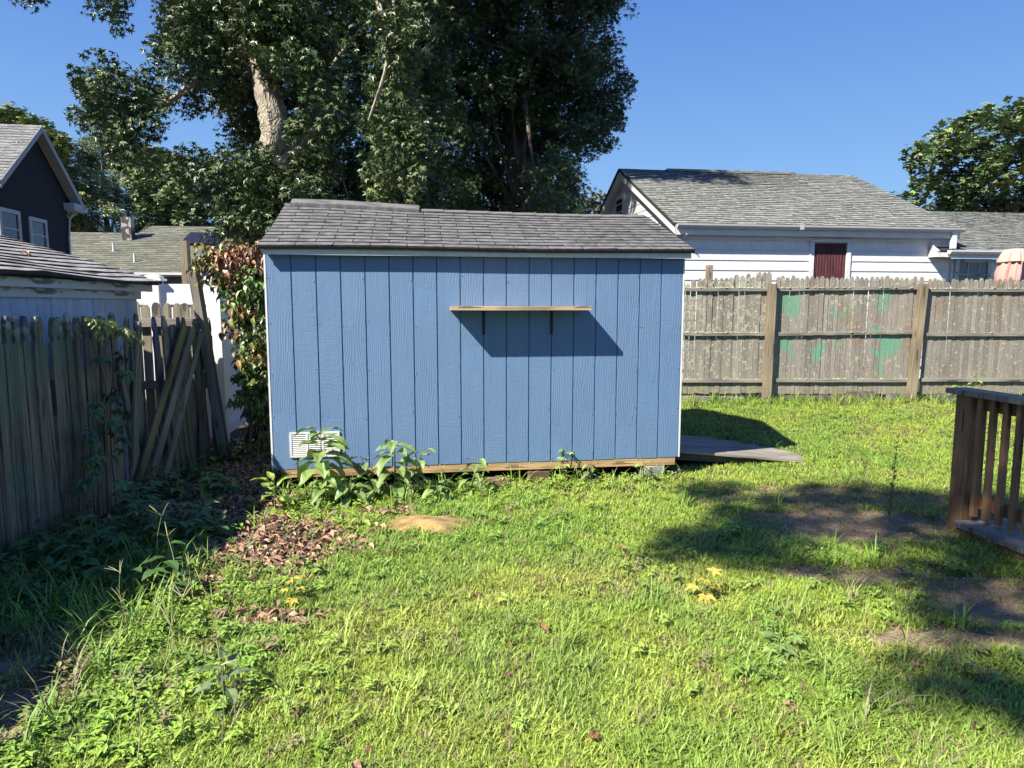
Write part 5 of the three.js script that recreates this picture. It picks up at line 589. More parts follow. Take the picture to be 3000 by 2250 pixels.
const FAR_A = [[-38.31,7.10,-52.34,0.64],[-39.47,15.80,-55.40,0.94],[-37.00,11.16,-56.88,0.87],[-33.52,13.42,-52.43,0.89],[-37.32,14.77,-56.39,0.85],[-41.66,14.78,-55.55,0.84],[-35.84,15.15,-52.65,0.88],[-38.59,11.24,-56.06,0.81],[-37.95,7.47,-55.25,0.75],[-40.36,16.39,-55.44,0.69],[-36.61,9.71,-55.35,1.04],[-34.17,8.01,-53.08,0.77],[-39.65,11.71,-52.63,0.73],[-37.34,13.84,-56.21,0.96],[-41.40,7.29,-55.44,0.99],[-36.27,7.92,-54.38,0.95],[-38.82,14.66,-53.28,0.90],[-37.72,14.09,-52.86,0.98],[-36.89,7.68,-56.65,0.91],[-33.26,9.49,-53.03,0.94],[-37.94,6.95,-53.78,0.72],[-36.16,13.40,-56.62,0.81],[-37.02,12.54,-52.36,0.86],[-37.57,14.52,-54.04,1.00],[-39.17,10.35,-54.62,0.71],[-36.99,8.50,-52.41,0.69],[-38.62,11.92,-55.22,0.87],[-36.28,11.73,-54.28,0.70],[-39.51,8.99,-53.48,0.98],[-40.88,8.24,-53.65,0.65],[-37.88,8.31,-55.22,1.02],[-38.40,14.38,-56.78,0.85],[-34.74,11.84,-54.19,0.97],[-40.38,9.01,-53.56,0.83],[-39.01,10.27,-56.79,0.97],[-39.60,12.08,-53.64,0.74],[-37.44,15.03,-55.46,0.97],[-39.76,11.40,-54.48,0.92],[-35.55,11.85,-52.08,0.98],[-39.01,12.77,-52.35,0.85],[-35.28,10.13,-53.13,0.93],[-39.04,9.84,-55.67,0.86],[-40.49,10.26,-53.61,0.99],[-39.65,15.16,-53.14,0.89],[-35.78,10.31,-55.82,0.95],[-35.53,7.55,-56.17,0.73],[-39.35,7.87,-53.15,0.68],[-37.54,13.08,-52.07,0.67],[-33.54,8.70,-53.07,0.71],[-38.52,7.94,-55.04,0.89],[-36.67,9.22,-56.55,1.07],[-37.06,10.76,-52.24,0.66],[-39.17,9.97,-53.23,0.78],[-38.41,7.24,-56.98,0.94],[-39.66,9.27,-55.09,0.70],[-36.81,12.77,-56.41,1.06],[-34.88,11.11,-55.73,0.94],[-39.54,10.79,-52.23,0.66],[-37.74,12.23,-52.03,0.75],[-35.89,8.69,-52.18,0.74],[-40.03,7.75,-55.91,0.70],[-38.01,16.10,-54.41,0.79],[-34.05,14.26,-52.47,0.92],[-38.85,11.92,-54.02,0.81],[-35.89,12.69,-52.53,0.64],[-36.37,8.96,-54.05,0.67],[-38.84,10.51,-52.31,0.71],[-39.54,13.98,-53.94,0.82],[-40.02,14.25,-56.70,1.05],[-42.17,7.64,-55.25,0.88],[-35.39,10.66,-52.62,0.76],[-39.75,8.44,-55.01,0.96],[-33.78,8.10,-53.89,0.93],[-38.82,10.67,-55.37,0.85],[-37.88,16.07,-53.19,0.66],[-36.04,15.22,-54.43,0.75]];
const FAR_B = [[-32.36,9.38,-55.21,0.82],[-34.20,12.19,-55.91,0.89],[-32.01,11.51,-56.32,0.72],[-30.34,11.24,-55.19,0.61],[-30.96,8.46,-55.02,0.62],[-34.61,8.88,-57.26,0.83],[-32.15,12.85,-57.00,0.70],[-36.83,7.41,-58.63,0.76],[-33.79,14.62,-56.56,0.62],[-31.04,9.65,-57.38,0.86],[-31.50,12.05,-58.74,0.76],[-35.86,10.50,-58.61,0.94],[-30.91,10.38,-57.03,0.73],[-35.54,9.49,-56.72,0.94],[-31.45,13.28,-57.62,0.93],[-33.14,8.63,-56.45,0.79],[-33.61,10.93,-54.42,0.60],[-32.34,10.87,-57.55,0.77],[-31.49,14.39,-57.36,0.76],[-34.36,12.01,-57.45,0.80],[-33.25,10.08,-55.81,0.77],[-31.47,9.81,-55.88,0.79],[-35.00,7.75,-58.30,0.89],[-32.48,13.99,-55.78,0.76],[-31.88,14.60,-56.10,0.73],[-29.57,7.46,-56.26,0.86],[-31.45,11.38,-54.10,0.77],[-30.96,8.08,-56.35,0.62],[-31.55,7.38,-54.60,0.64],[-32.13,13.76,-57.68,0.67],[-32.63,14.81,-55.87,0.63],[-35.16,13.23,-57.21,0.64],[-33.42,13.26,-57.65,0.95],[-34.33,14.01,-56.33,0.88],[-35.54,7.46,-57.91,0.76],[-30.78,9.71,-58.56,0.68],[-30.50,7.53,-56.55,0.85],[-31.21,7.26,-55.68,0.78],[-34.11,13.78,-57.20,0.82],[-36.01,8.33,-57.29,0.95],[-34.90,11.16,-57.90,0.72],[-34.79,12.94,-58.29,0.66],[-29.35,10.15,-55.66,0.84],[-32.51,10.24,-56.02,0.84],[-30.77,12.07,-55.64,0.65],[-29.77,8.41,-55.41,0.69],[-34.67,11.48,-58.88,0.69],[-29.81,12.33,-55.75,0.78],[-32.33,13.71,-56.58,0.65],[-30.07,11.14,-57.14,0.85],[-30.83,8.91,-54.01,0.78],[-35.88,8.33,-58.64,0.92]];
const FAR_C = [[-26.94,12.80,-54.40,0.87],[-26.22,11.84,-53.82,0.90],[-29.81,8.17,-56.68,0.82],[-28.36,13.30,-53.50,0.86],[-25.17,10.74,-54.57,0.60],[-28.34,11.10,-56.99,0.65],[-26.99,7.51,-55.35,0.64],[-28.27,9.01,-53.84,0.74],[-25.84,9.42,-55.59,0.94],[-27.68,11.25,-54.39,0.83],[-27.11,8.46,-56.18,0.81],[-29.41,13.18,-56.89,0.65],[-28.64,12.63,-53.95,0.70],[-29.65,7.07,-56.10,0.65],[-24.51,9.08,-54.84,0.70],[-28.45,10.52,-53.79,0.79],[-26.88,8.86,-54.63,0.88],[-28.92,11.66,-54.74,0.83],[-23.72,8.89,-54.86,0.61],[-26.75,10.43,-56.55,0.68],[-25.71,8.52,-56.99,0.73],[-26.24,7.68,-56.04,0.87],[-25.80,11.10,-54.17,0.77],[-27.50,7.95,-54.89,0.86],[-24.44,10.22,-55.30,0.65],[-28.64,10.34,-55.38,0.81],[-27.50,6.98,-54.04,0.79],[-26.04,12.23,-55.00,0.80],[-27.65,8.91,-54.06,0.81],[-24.70,11.26,-53.36,0.90],[-28.72,10.00,-56.62,0.91],[-27.39,13.22,-53.83,0.70],[-26.11,9.91,-53.38,0.83],[-24.67,8.10,-56.50,0.66],[-26.93,9.61,-55.80,0.64],[-24.84,8.26,-53.30,0.90],[-29.36,9.95,-55.31,0.62],[-26.87,12.99,-55.83,0.89],[-28.04,12.11,-54.88,0.68],[-24.48,7.41,-53.95,0.75],[-24.43,9.73,-53.69,0.78]];
const FAR_R = [[20.09,6.98,-27.01,0.62],[19.56,8.79,-27.47,0.64],[20.88,9.86,-30.74,0.57],[18.98,7.27,-27.37,0.57],[20.60,6.24,-27.90,0.57],[22.52,10.02,-30.33,0.52],[17.69,7.68,-29.27,0.67],[18.43,7.21,-29.33,0.60],[18.96,6.87,-28.87,0.57],[20.20,5.87,-28.72,0.56],[17.71,8.36,-30.08,0.65],[21.59,5.67,-28.95,0.70],[19.76,4.95,-28.84,0.50],[19.71,6.51,-28.17,0.66],[18.66,5.66,-29.75,0.70],[19.15,7.96,-29.51,0.53],[19.35,7.59,-28.81,0.65],[21.33,5.65,-29.49,0.72],[19.23,6.18,-29.14,0.69],[17.19,7.96,-27.84,0.67],[19.85,7.72,-27.26,0.49],[21.41,8.49,-30.37,0.63],[20.55,7.38,-28.41,0.69],[18.04,6.92,-30.70,0.66],[21.02,6.32,-30.89,0.57],[17.97,8.75,-27.30,0.52],[19.67,8.94,-30.60,0.61],[22.01,5.24,-30.93,0.73],[19.30,8.42,-28.93,0.62],[16.45,7.42,-28.53,0.59],[18.78,8.33,-27.00,0.63],[18.64,6.29,-30.04,0.71],[21.16,8.98,-28.77,0.68],[21.57,8.36,-28.91,0.69],[18.90,4.97,-29.15,0.51],[18.46,5.49,-28.49,0.56],[22.49,6.88,-29.73,0.56],[17.94,6.71,-29.45,0.56],[18.08,6.45,-28.35,0.60],[17.60,8.70,-28.17,0.56],[18.49,6.61,-27.16,0.66],[22.09,5.06,-29.49,0.72],[19.51,9.14,-27.03,0.60],[20.68,5.80,-30.92,0.65],[22.70,6.32,-29.94,0.72]];
const FAR_S = [[19.47,7.09,-34.87,0.41],[19.32,6.46,-33.16,0.39],[19.95,7.16,-34.56,0.41],[20.68,6.24,-34.92,0.39],[21.50,6.13,-35.04,0.41],[20.39,6.70,-33.93,0.42],[19.65,6.51,-34.66,0.44],[20.32,6.22,-35.18,0.45]];
const FAR_M = [[3.60,6.70,-31.83,0.38],[3.18,5.41,-30.86,0.29],[3.77,5.69,-31.48,0.35],[3.49,6.03,-30.46,0.33],[3.14,6.02,-31.10,0.34],[3.99,6.24,-31.18,0.36],[3.99,5.76,-30.39,0.33],[3.79,6.47,-30.01,0.26]];
// ---------------------------------------------------------------- trees
const texBark = makeTex(512, 512, (u, v) => { const t = 0.5 + 0.5 * Math.pow(vn(u * 46 + 3 * vn(u * 6, v * 7, 6, 7), v * 12, 46, 12), 0.8) + 0.3 * (vn(u * 9, v * 4, 9, 4) - 0.5); return [t, t * 0.97, t * 0.92]; });
const texBarkBump = makeTex(512, 512, (u, v) => vn(u * 46 + 3 * vn(u * 6, v * 7, 6, 7), v * 12, 46, 12), false);
for (const t of [texBark, texBarkBump]) t.repeat.set(1.2, 0.8);
const bark = (r, g, b) => mat(r, g, b, { map: texBark, bumpMap: texBarkBump, bumpScale: 0.02, roughness: 0.95 });
function spray(leaf, n, R, seed, hang = 0.6, flat = 0.7) {
  const g = new GB(), r = rng(seed);
  for (let i = 0; i < n; i++) { const a = rnd(0, 6.283, r), q = Math.cbrt(r()) * R, e = rnd(-1, 1, r), c = Math.sqrt(1 - e * e); g.add(leaf, mtx(Math.cos(a) * c * q, e * q * flat, Math.sin(a) * c * q, rnd(0, 6.283, r), hang * rnd(0.2, 1.6, r), rnd(-0.5, 0.5, r), rnd(0.7, 1.25, r))); }
  return g.geo();
}
const sprBig = [1, 2, 3].map((k) => spray(starLeaf(0.08, 5, 0.36, 0.15), 33, 0.25, k + 50, 0.75, 0.8)), sprFar = [1, 2].map((k) => spray(starLeaf(0.2, 5, 0.5, 0.1), 10, 0.36, k + 70, 0.4)), sprPine = [1, 2].map((k) => spray(ovalLeaf(0.34, 0.06, 0.2, 0.3, 2), 16, 0.3, k + 90, 0.2));
function foliage(parent, boughs, sprays, dens, col, seed, size = 1, vary = 0.35) {
  const r = rng(seed), lists = sprays.map(() => []);
  for (const [x, y, z, R] of boughs) { const bt = rnd(1 - vary * 0.5, 1 + vary * 0.5, r), n = Math.round(dens * R * R * 30); for (let i = 0; i < n; i++) { const a = rnd(0, 6.283, r), e = rnd(-1, 1, r), c = Math.sqrt(1 - e * e), q = R * Math.pow(r(), 0.45) * rnd(0.85, 1.12, r), k = bt * rnd(1 - vary, 1 + vary, r), w = rnd(-0.15, 0.15, r); lists[r() * sprays.length | 0].push([mtx(x + Math.cos(a) * c * q, y + e * q * 0.85, z + Math.sin(a) * c * q, rnd(0, 6.283, r), rnd(-0.3, 0.3, r), rnd(-0.3, 0.3, r), size * rnd(0.75, 1.2, r)), [col[0] * k * (1 + w), col[1] * k, col[2] * k * (1 - w)]]); } }
  sprays.forEach((s, i) => lists[i].length && instanced('foliage', s, M.leaf, lists[i], parent));
}
const rel = (L, b) => L.map(([x, y, z, r]) => [x - b[0], y - b[1], z - b[2], r]);
const limbsTo = (T, boughs, from, m, n, seed, r0 = 0.06) => { const r = rng(seed); for (let i = 0; i < n; i++) { const b = boughs[r() * boughs.length | 0], s = from[r() * from.length | 0], mx = mix(s[0], b[0], 0.5), mz = mix(s[2], b[2], 0.5), my = mix(s[1], b[1], 0.55) + rnd(-0.1, 0.35, r); part('limb', limbGeo([[s[0], s[1], s[2], r0], [mx, my, mz, r0 * 0.6], [b[0], b[1], b[2], r0 * 0.2]], 6, 0.1, i), m, T); } };
{ // the big tree behind the shed
  const B = [-4.05, 0, -11.9], T = thing('shade_tree', 'big leafy tree with pale trunk towering behind the blue shed', 'tree', B), bk = bark(0.42, 0.37, 0.30);
  part('trunk', limbGeo(rel([[-4.0, -0.2, -11.8, 0.36], [-4.05, 1.8, -11.8, 0.27], [-4.03, 3.5, -11.8, 0.2], [-4.1, 3.97, -11.8, 0.175], [-3.94, 4.42, -11.8, 0.22], [-3.98, 4.75, -11.8, 0.23], [-4.1, 5.4, -11.8, 0.18], [-4.2, 6.1, -11.85, 0.14], [-4.15, 8.5, -12.4, 0.11], [-3.7, 11, -13, 0.06]], B), 16, 0.14, 3), bk, T);
  const LB = [[[-3.95, 3.9, -11.8, 0.17], [-3.4, 4.6, -12.2, 0.14], [-3.2, 6, -12.6, 0.11], [-2.6, 8.5, -13, 0.07]], [[-4.1, 6.2, -12, 0.09], [-4.8, 5.75, -12.1, 0.07], [-5.35, 5.35, -12, 0.06], [-5.75, 5.0, -11.9, 0.05], [-6.4, 4.95, -11.8, 0.03], [-7.0, 5.2, -11.7, 0.012]], [[-5.75, 5.0, -11.9, 0.035], [-6.1, 4.65, -11.75, 0.028], [-6.3, 4.2, -11.7, 0.012]], [[-2.6, 7.6, -12.2, 0.06], [-2.2, 6.7, -11.2, 0.05], [-1.93, 5.9, -10.6, 0.04], [-1.8, 5.2, -10.4, 0.03], [-2.1, 4.3, -10.4, 0.015]], [[-2.2, 6.6, -11.1, 0.03], [-1.75, 6.2, -10.5, 0.025], [-1.7, 5.4, -10.4, 0.012]], [[-4.0, 8, -12.5, 0.1], [-5.6, 8.6, -12.2, 0.07], [-6.5, 7.4, -11.9, 0.03]], [[-3.2, 6, -12.6, 0.08], [-1.8, 7.4, -13.2, 0.06], [-0.6, 8.4, -13.6, 0.03]]];
  LB.forEach((l, i) => part('limb', limbGeo(rel(l, B), 7, 0.08, i + 5), bk, T));
  limbsTo(T, rel(BIG_MAIN, B), rel([[-4, 5, -11.9], [-3.3, 5.5, -12.4], [-4.1, 7, -12.2]], B), bk, 14, 4, 0.05); limbsTo(T, rel(BIG_UPPER, B), rel([[-4, 8, -12.5], [-3, 7.5, -12.8]], B), bk, 12, 6, 0.07);
  const g = [0.06, 0.094, 0.028];
  foliage(T, rel(BIG_LIMB, B), sprBig, 1.8, g, 101); foliage(T, rel(BIG_TOP, B), sprBig, 1.7, g, 102); foliage(T, rel(BIG_MAIN, B), sprBig, 1.8, g, 103); foliage(T, rel(BIG_FRONT, B), sprBig, 1.8, g, 104); foliage(T, rel(BIG_CURTAIN, B), sprBig, 1.9, [0.085, 0.125, 0.042], 105); foliage(T, rel(BIG_LOW, B), sprBig, 1.7, g, 106); foliage(T, rel(BIG_UPPER, B), sprBig, 1.1, g, 107, 1.3);
}
{ // darker tree behind it to the right
  const B = [0.2, 0, -19.6], T = thing('dark_tree', 'dense dark tree filling the sky right of the pale trunk', 'tree', B), bk = bark(0.16, 0.13, 0.1);
  part('trunk', limbGeo([[0, -0.2, 0, 0.4], [0.1, 3, 0, 0.32], [-0.2, 7, 0.2, 0.24], [0, 12, 0, 0.1]], 12, 0.1, 8), bk, T);
  limbsTo(T, rel(DARK_RIGHT, B), [[0, 4, 0], [-0.1, 6, 0.1], [0, 8.5, 0]], bk, 24, 12, 0.08);
  foliage(T, rel(DARK_RIGHT, B), sprBig, 1.45, [0.044, 0.078, 0.022], 111, 1.1); foliage(T, rel(DARK_UPPER, B), sprBig, 0.9, [0.044, 0.078, 0.022], 112, 1.4);
}
function farTree(name, label, boughs, B, col, sprays, dens, seed, size = 1, group) {
  const T = thing(name, label, 'tree', B, 0, group), bk = bark(0.13, 0.11, 0.09), L = rel(boughs, B), top = Math.max(...L.map((b) => b[1]));
  part('trunk', limbGeo([[0, -0.2, 0, 0.35], [0.1, top * 0.4, 0, 0.26], [-0.1, top * 0.7, 0, 0.16], [0, top * 0.95, 0, 0.05]], 9, 0.1, seed), bk, T); limbsTo(T, L, [[0, top * 0.35, 0], [0, top * 0.5, 0], [0, top * 0.7, 0]], bk, 16, seed, 0.07);
  foliage(T, L, sprays, dens, col, seed, size);
}
farTree('broadleaf_tree', 'olive green tree rising behind the dark house', FAR_A, [-38, 0, -54], [0.21, 0.25, 0.09], sprFar, 1.4, 201, 1.25);
farTree('feathery_tree', 'feathery blue-green tree with upswept branches behind the chimney', FAR_B, [-32.5, 0, -56], [0.27, 0.33, 0.18], sprPine, 1.5, 202, 1.3);
farTree('broadleaf_tree', 'dark rounded tree behind the solar panels', FAR_C, [-26.5, 0, -55], [0.2, 0.26, 0.115], sprFar, 1.4, 203, 1.3);
farTree('broadleaf_tree', 'spreading sunlit tree beyond the right wing of the white house', FAR_R, [22.3, 0, -29], [0.14, 0.19, 0.07], sprFar, 1.6, 204, 0.9);
farTree('broadleaf_tree', 'small tree peeking over the sloping roof end of the white house', FAR_S, [20, 0, -34.5], [0.1, 0.15, 0.05], sprFar, 1.3, 205, 0.9);
farTree('slender_tree', 'slender yellowish tree beside the gable of the white house', FAR_M, [3.9, 0, -31], [0.2, 0.2, 0.06], sprFar, 0.9, 206, 0.7);
{ // tree behind the camera to the left, whose crown shades the right of the lawn
  const B = [-3.6, 0, 9.5], T = thing('shade_tree', 'tall tree standing behind the viewer that shades the lawn', 'tree', B), bk = bark(0.2, 0.17, 0.13), h = 10, ox = -0.783 * h, oz = 0.682 * h, L = [];
  for (const [x, z, r] of [[1.05, -4.45, 0.36], [1.5, -4.5, 0.42], [1.95, -4.55, 0.45], [2.0, -5.0, 0.4], [1.75, -5.75, 0.32], [2.2, -5.5, 0.5], [2.8, -5.5, 0.5], [2.5, -4.8, 0.42], [3.3, -5.3, 0.6], [3.05, -4.7, 0.5], [3.6, -4.5, 0.6], [4.2, -5.2, 0.7], [2.45, -3.85, 0.36], [2.85, -3.7, 0.5], [3.4, -3.8, 0.6], [2.3, -3.35, 0.3], [2.75, -3.1, 0.4], [3.3, -3.1, 0.5], [1.85, -2.72, 0.26], [2.2, -2.7, 0.3], [2.6, -2.5, 0.4], [3.2, -2.3, 0.6], [4.2, -4.2, 0.7], [4.2, -3.2, 0.7], [4.1, -2.1, 0.8], [5.0, -4.6, 0.8], [5.0, -3, 0.8], [2.6, -1.3, 0.6], [1.4, -0.9, 0.6], [3.4, -0.9, 0.8], [0.4, -0.3, 0.7], [1.6, 0.3, 0.8]]) L.push([x + ox - B[0], h + 0.8 * (hash(x * 100 | 0, z * 100 | 0) - 0.5), z + oz - B[2], r]);
  for (const b of L) { const dh = b[1] - h; b[0] -= 0.783 * dh; b[2] += 0.682 * dh; }
  part('trunk', limbGeo([[0, -0.2, 0, 0.42], [0.1, 4, 0, 0.34], [-0.1, 7, -0.4, 0.26], [-0.3, 9, -1.2, 0.18], [-0.8, 10.6, -2.6, 0.1], [-1.0, 11.5, -4.2, 0.05]], 10, 0.1, 9), bk, T); limbsTo(T, L, [[-0.8, 10.6, -2.6], [-0.9, 11, -3.4], [-1, 11.4, -4]], bk, 12, 15, 0.04);
  foliage(T, L, sprBig, 1.75, [0.05, 0.09, 0.025], 121);
}
// ---------------------------------------------------------------- shrub, vine and weeds
{ // reddening shrub squeezed between the shed and the vinyl fence
  const B = [-2.85, 0, -7.6], T = thing('reddening_shrub', 'shrub with yellow green and pink leaves left of the blue shed', 'shrub', B), bk = bark(0.12, 0.09, 0.07), r = rng(19), ov = ovalLeaf(0.085, 0.042, 0.6, 0.3, 3), sp = [1, 2].map((k) => spray(ov, 9, 0.1, 300 + k, 0.7));
  const boughs = []; for (let i = 0; i < 170; i++) { const y = rnd(0.45, 2.15, r), w = y > 1.85 ? 0.38 : 0.3; boughs.push([-2.5 + rnd(-w, w * 0.8, r) - B[0], y, rnd(-7.9, -6.5, r) - B[2], rnd(0.12, 0.2, r)]); }
  for (let i = 0; i < 8; i++) boughs.push([rnd(-3.0, -2.6, r) - B[0], rnd(2.0, 2.22, r), rnd(-7.7, -7.2, r) - B[2], 0.1]);
  const keep = boughs.filter((b) => { const x = b[0] + B[0], z = b[2] + B[2], [a] = toShed(x, z); return a < -0.14 && x - b[3] > -2.62 - (b[1] > 1.85 ? 0.5 : b[1] > 1.3 ? 0.16 + 0.42 * (-z - 6.4) : 0.42 * (-z - 6.4)); });
  const hi = keep.filter((b) => b[1] > 1.85), lo = keep.filter((b) => b[1] <= 1.85);
  foliage(T, hi.filter((_, i) => i % 2), sp, 16, [0.32, 0.16, 0.085], 31, 1, 0.5); foliage(T, hi.filter((_, i) => !(i % 2)), sp, 16, [0.21, 0.19, 0.05], 32, 1, 0.4); foliage(T, lo.filter((_, i) => i % 3), sp, 17, [0.13, 0.18, 0.045], 33, 1, 0.5); foliage(T, lo.filter((_, i) => !(i % 3)), sp, 14, [0.22, 0.15, 0.06], 34);
  for (let i = 0; i < 9; i++) { const b = keep[r() * keep.length | 0]; part('stem', limbGeo([[rnd(-0.2, 0.2, r), 0, rnd(-0.2, 0.2, r), 0.014], [b[0] * 0.5, b[1] * 0.5, b[2] * 0.5, 0.01], [b[0], b[1], b[2], 0.004]], 5, 0.05, i), bk, T); }
}
const leafTone = (c, n = 4, tr = 0.3, ro = 0.5) => Array.from({ length: n }, (_, i) => leafMat(ro, tr, c.map((v) => v * (0.78 + 0.45 * i / Math.max(1, n - 1)))));
const stemMat = mat(0.12, 0.17, 0.05, { roughness: 0.7 });
const POKE = [ovalLeaf(0.23, 0.115, 0.5, 0.15, 6, 0.2), ovalLeaf(0.25, 0.11, 0.75, 0.2, 6, 0.2), ovalLeaf(0.19, 0.095, 0.35, 0.2, 5, 0.2)], STAR = [starLeaf(0.11, 5, 0.4, 0.12), starLeaf(0.09, 5, 0.42, 0.2)];
function plant(name, label, cat, [x, z], h, n, geos, mats, o = {}) {
  const P = thing(name, label, cat, [x, groundY(x, z) - 0.01, z], 0, o.group), r = rng(o.seed || (x * 977 + z * 131 | 0)), lx = o.lx || 0, lz = o.lz || 0;
  part('stem', limbGeo([[0, 0, 0, 0.006 * (o.sw || 1)], [lx * 0.4, h * 0.5, lz * 0.4, 0.005 * (o.sw || 1)], [lx, h, lz, 0.002]], 5, 0), o.stem || stemMat, P);
  for (let i = 0; i < n; i++) {
    const t = mix(o.t0 ?? 0.2, 1, Math.pow((i + 0.5) / n, o.pw ?? 0.9)), a = i * 2.4 + rnd(-0.4, 0.4, r), s = (o.s ?? 1) * (1 - (o.taper ?? 0.45) * t) * rnd(0.85, 1.15, r), pt = (o.pet ?? 0.03) * rnd(0.6, 1.3, r), pitch = mix(o.p0 ?? 0.55, o.p1 ?? -0.15, t) + rnd(-0.15, 0.15, r);
    const l = part('leaf', geos[r() * geos.length | 0], mats[r() * mats.length | 0], P, [lx * t * t + Math.sin(a) * pt, h * t, lz * t * t + Math.cos(a) * pt]); l.rotation.order = 'YXZ'; l.rotation.set(pitch, a, rnd(-0.25, 0.25, r)); l.scale.setScalar(s);
    if (pt > 0.045) part('leaf_stalk', limbGeo([[lx * t * t, h * t - pt * 0.5, lz * t * t, 0.002], [lx * t * t + Math.sin(a) * pt, h * t, lz * t * t + Math.cos(a) * pt, 0.0015]], 4, 0), stemMat, P);
  }
  return P;
}
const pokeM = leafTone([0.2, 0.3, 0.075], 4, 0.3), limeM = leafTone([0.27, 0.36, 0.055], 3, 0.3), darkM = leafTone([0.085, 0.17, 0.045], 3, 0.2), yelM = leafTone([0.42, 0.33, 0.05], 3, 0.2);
plant('pokeweed', 'tall broad-leaved weed standing before the white vent', 'weed', [-1.56, -5.5], 0.62, 24, POKE, pokeM, { seed: 3, sw: 1.5, t0: 0.3, s: 1.15, taper: 0.12 });
plant('pokeweed', 'bushy broad-leaved weed right of the white vent', 'weed', [-0.98, -5.62], 0.5, 22, POKE, pokeM, { seed: 4, sw: 1.4, s: 1.15, t0: 0.25, taper: 0.35 });
plant('pokeweed', 'side shoot of broad leaves leaning right of the bushy weed', 'weed', [-0.88, -5.68], 0.42, 12, POKE, pokeM, { seed: 14, lx: 0.14, s: 1.0 });
plant('pokeweed', 'broad-leaved weed leaning left between the two tall weeds', 'weed', [-1.14, -5.58], 0.38, 11, POKE, pokeM, { seed: 15, lx: -0.12, s: 1.0 });
plant('leafy_weed', 'bright green rosette weed at the edge of the leaf litter', 'weed', [-1.85, -5.2], 0.27, 13, POKE, limeM, { seed: 6, p1: -0.9, s: 1.0, t0: 0.2 });
plant('leafy_weed', 'low broad-leaved weed below the white vent', 'weed', [-1.5, -5.35], 0.26, 13, POKE, pokeM, { seed: 7, s: 0.95, t0: 0.3 });
plant('leafy_weed', 'low broad-leaved weed under the tall vent weed, right side', 'weed', [-1.3, -5.4], 0.24, 12, POKE, pokeM, { seed: 8, s: 0.9, t0: 0.3 });
plant('leafy_weed', 'wide weed with rounded leaves in front of the tan paver', 'weed', [-0.36, -5.72], 0.33, 17, POKE, pokeM, { seed: 9, s: 0.85, t0: 0.15, lx: 0.08 });
plant('leafy_weed', 'wilting weed with drooping leaves above the sand pile', 'weed', [-0.62, -5.5], 0.17, 10, POKE, pokeM, { seed: 10, s: 0.75, p1: -0.2 });
plant('seedling', 'yellow green maple seedling against the shed beam', 'weed', [0.44, -6.12], 0.32, 8, STAR, limeM, { seed: 11, lx: 0.06, s: 0.9, pet: 0.05 });
plant('leafy_weed', 'small weed at the right end of the shed beam', 'weed', [1.2, -6.12], 0.22, 13, POKE, pokeM, { seed: 12, s: 0.6 });
plant('leafy_weed', 'small round-leaved weed right of the yellow green seedling', 'weed', [0.72, -6.1], 0.2, 12, POKE, pokeM, { seed: 13, s: 0.55 });
plant('seedling', 'small yellow seedling between litter and sand pile', 'weed', [-1.1, -4.85], 0.1, 7, [POKE[2]], limeM, { seed: 16, s: 0.6 });
plant('seedling', 'seedling with yellowed star leaves in the sunny grass by the litter', 'weed', [-1.18, -3.55], 0.17, 7, STAR, yelM, { seed: 17, pet: 0.05, s: 0.65 });
plant('seedling', 'bright yellow star-leaved seedling out on the lawn', 'weed', [1.06, -3.62], 0.17, 7, STAR, yelM, { seed: 18, pet: 0.05, s: 1.0 });
plant('seedling', 'green star-leaved seedling on the lawn', 'weed', [1.22, -2.98], 0.11, 7, STAR, pokeM, { seed: 19, pet: 0.06, s: 1.0, p1: -0.2 });
plant('thistle_weed', 'upright grey green weed in the grass at the shadow edge', 'weed', [-1.16, -2.6], 0.2, 13, [POKE[2]], leafTone([0.13, 0.2, 0.075], 3), { seed: 20, s: 0.62, p1: -0.5 });
plant('fence_weed', 'leafy weed by the foot of the leaning fence post', 'weed', [7.0, -10.55], 0.36, 12, [POKE[2], STAR[0]], limeM, { seed: 21, s: 1.1, pet: 0.06 });
plant('fence_weed', 'weed at the far end of the fence above the deck rail', 'weed', [7.3, -10.7], 0.5, 12, [POKE[2]], pokeM, { seed: 22, s: 0.9 });
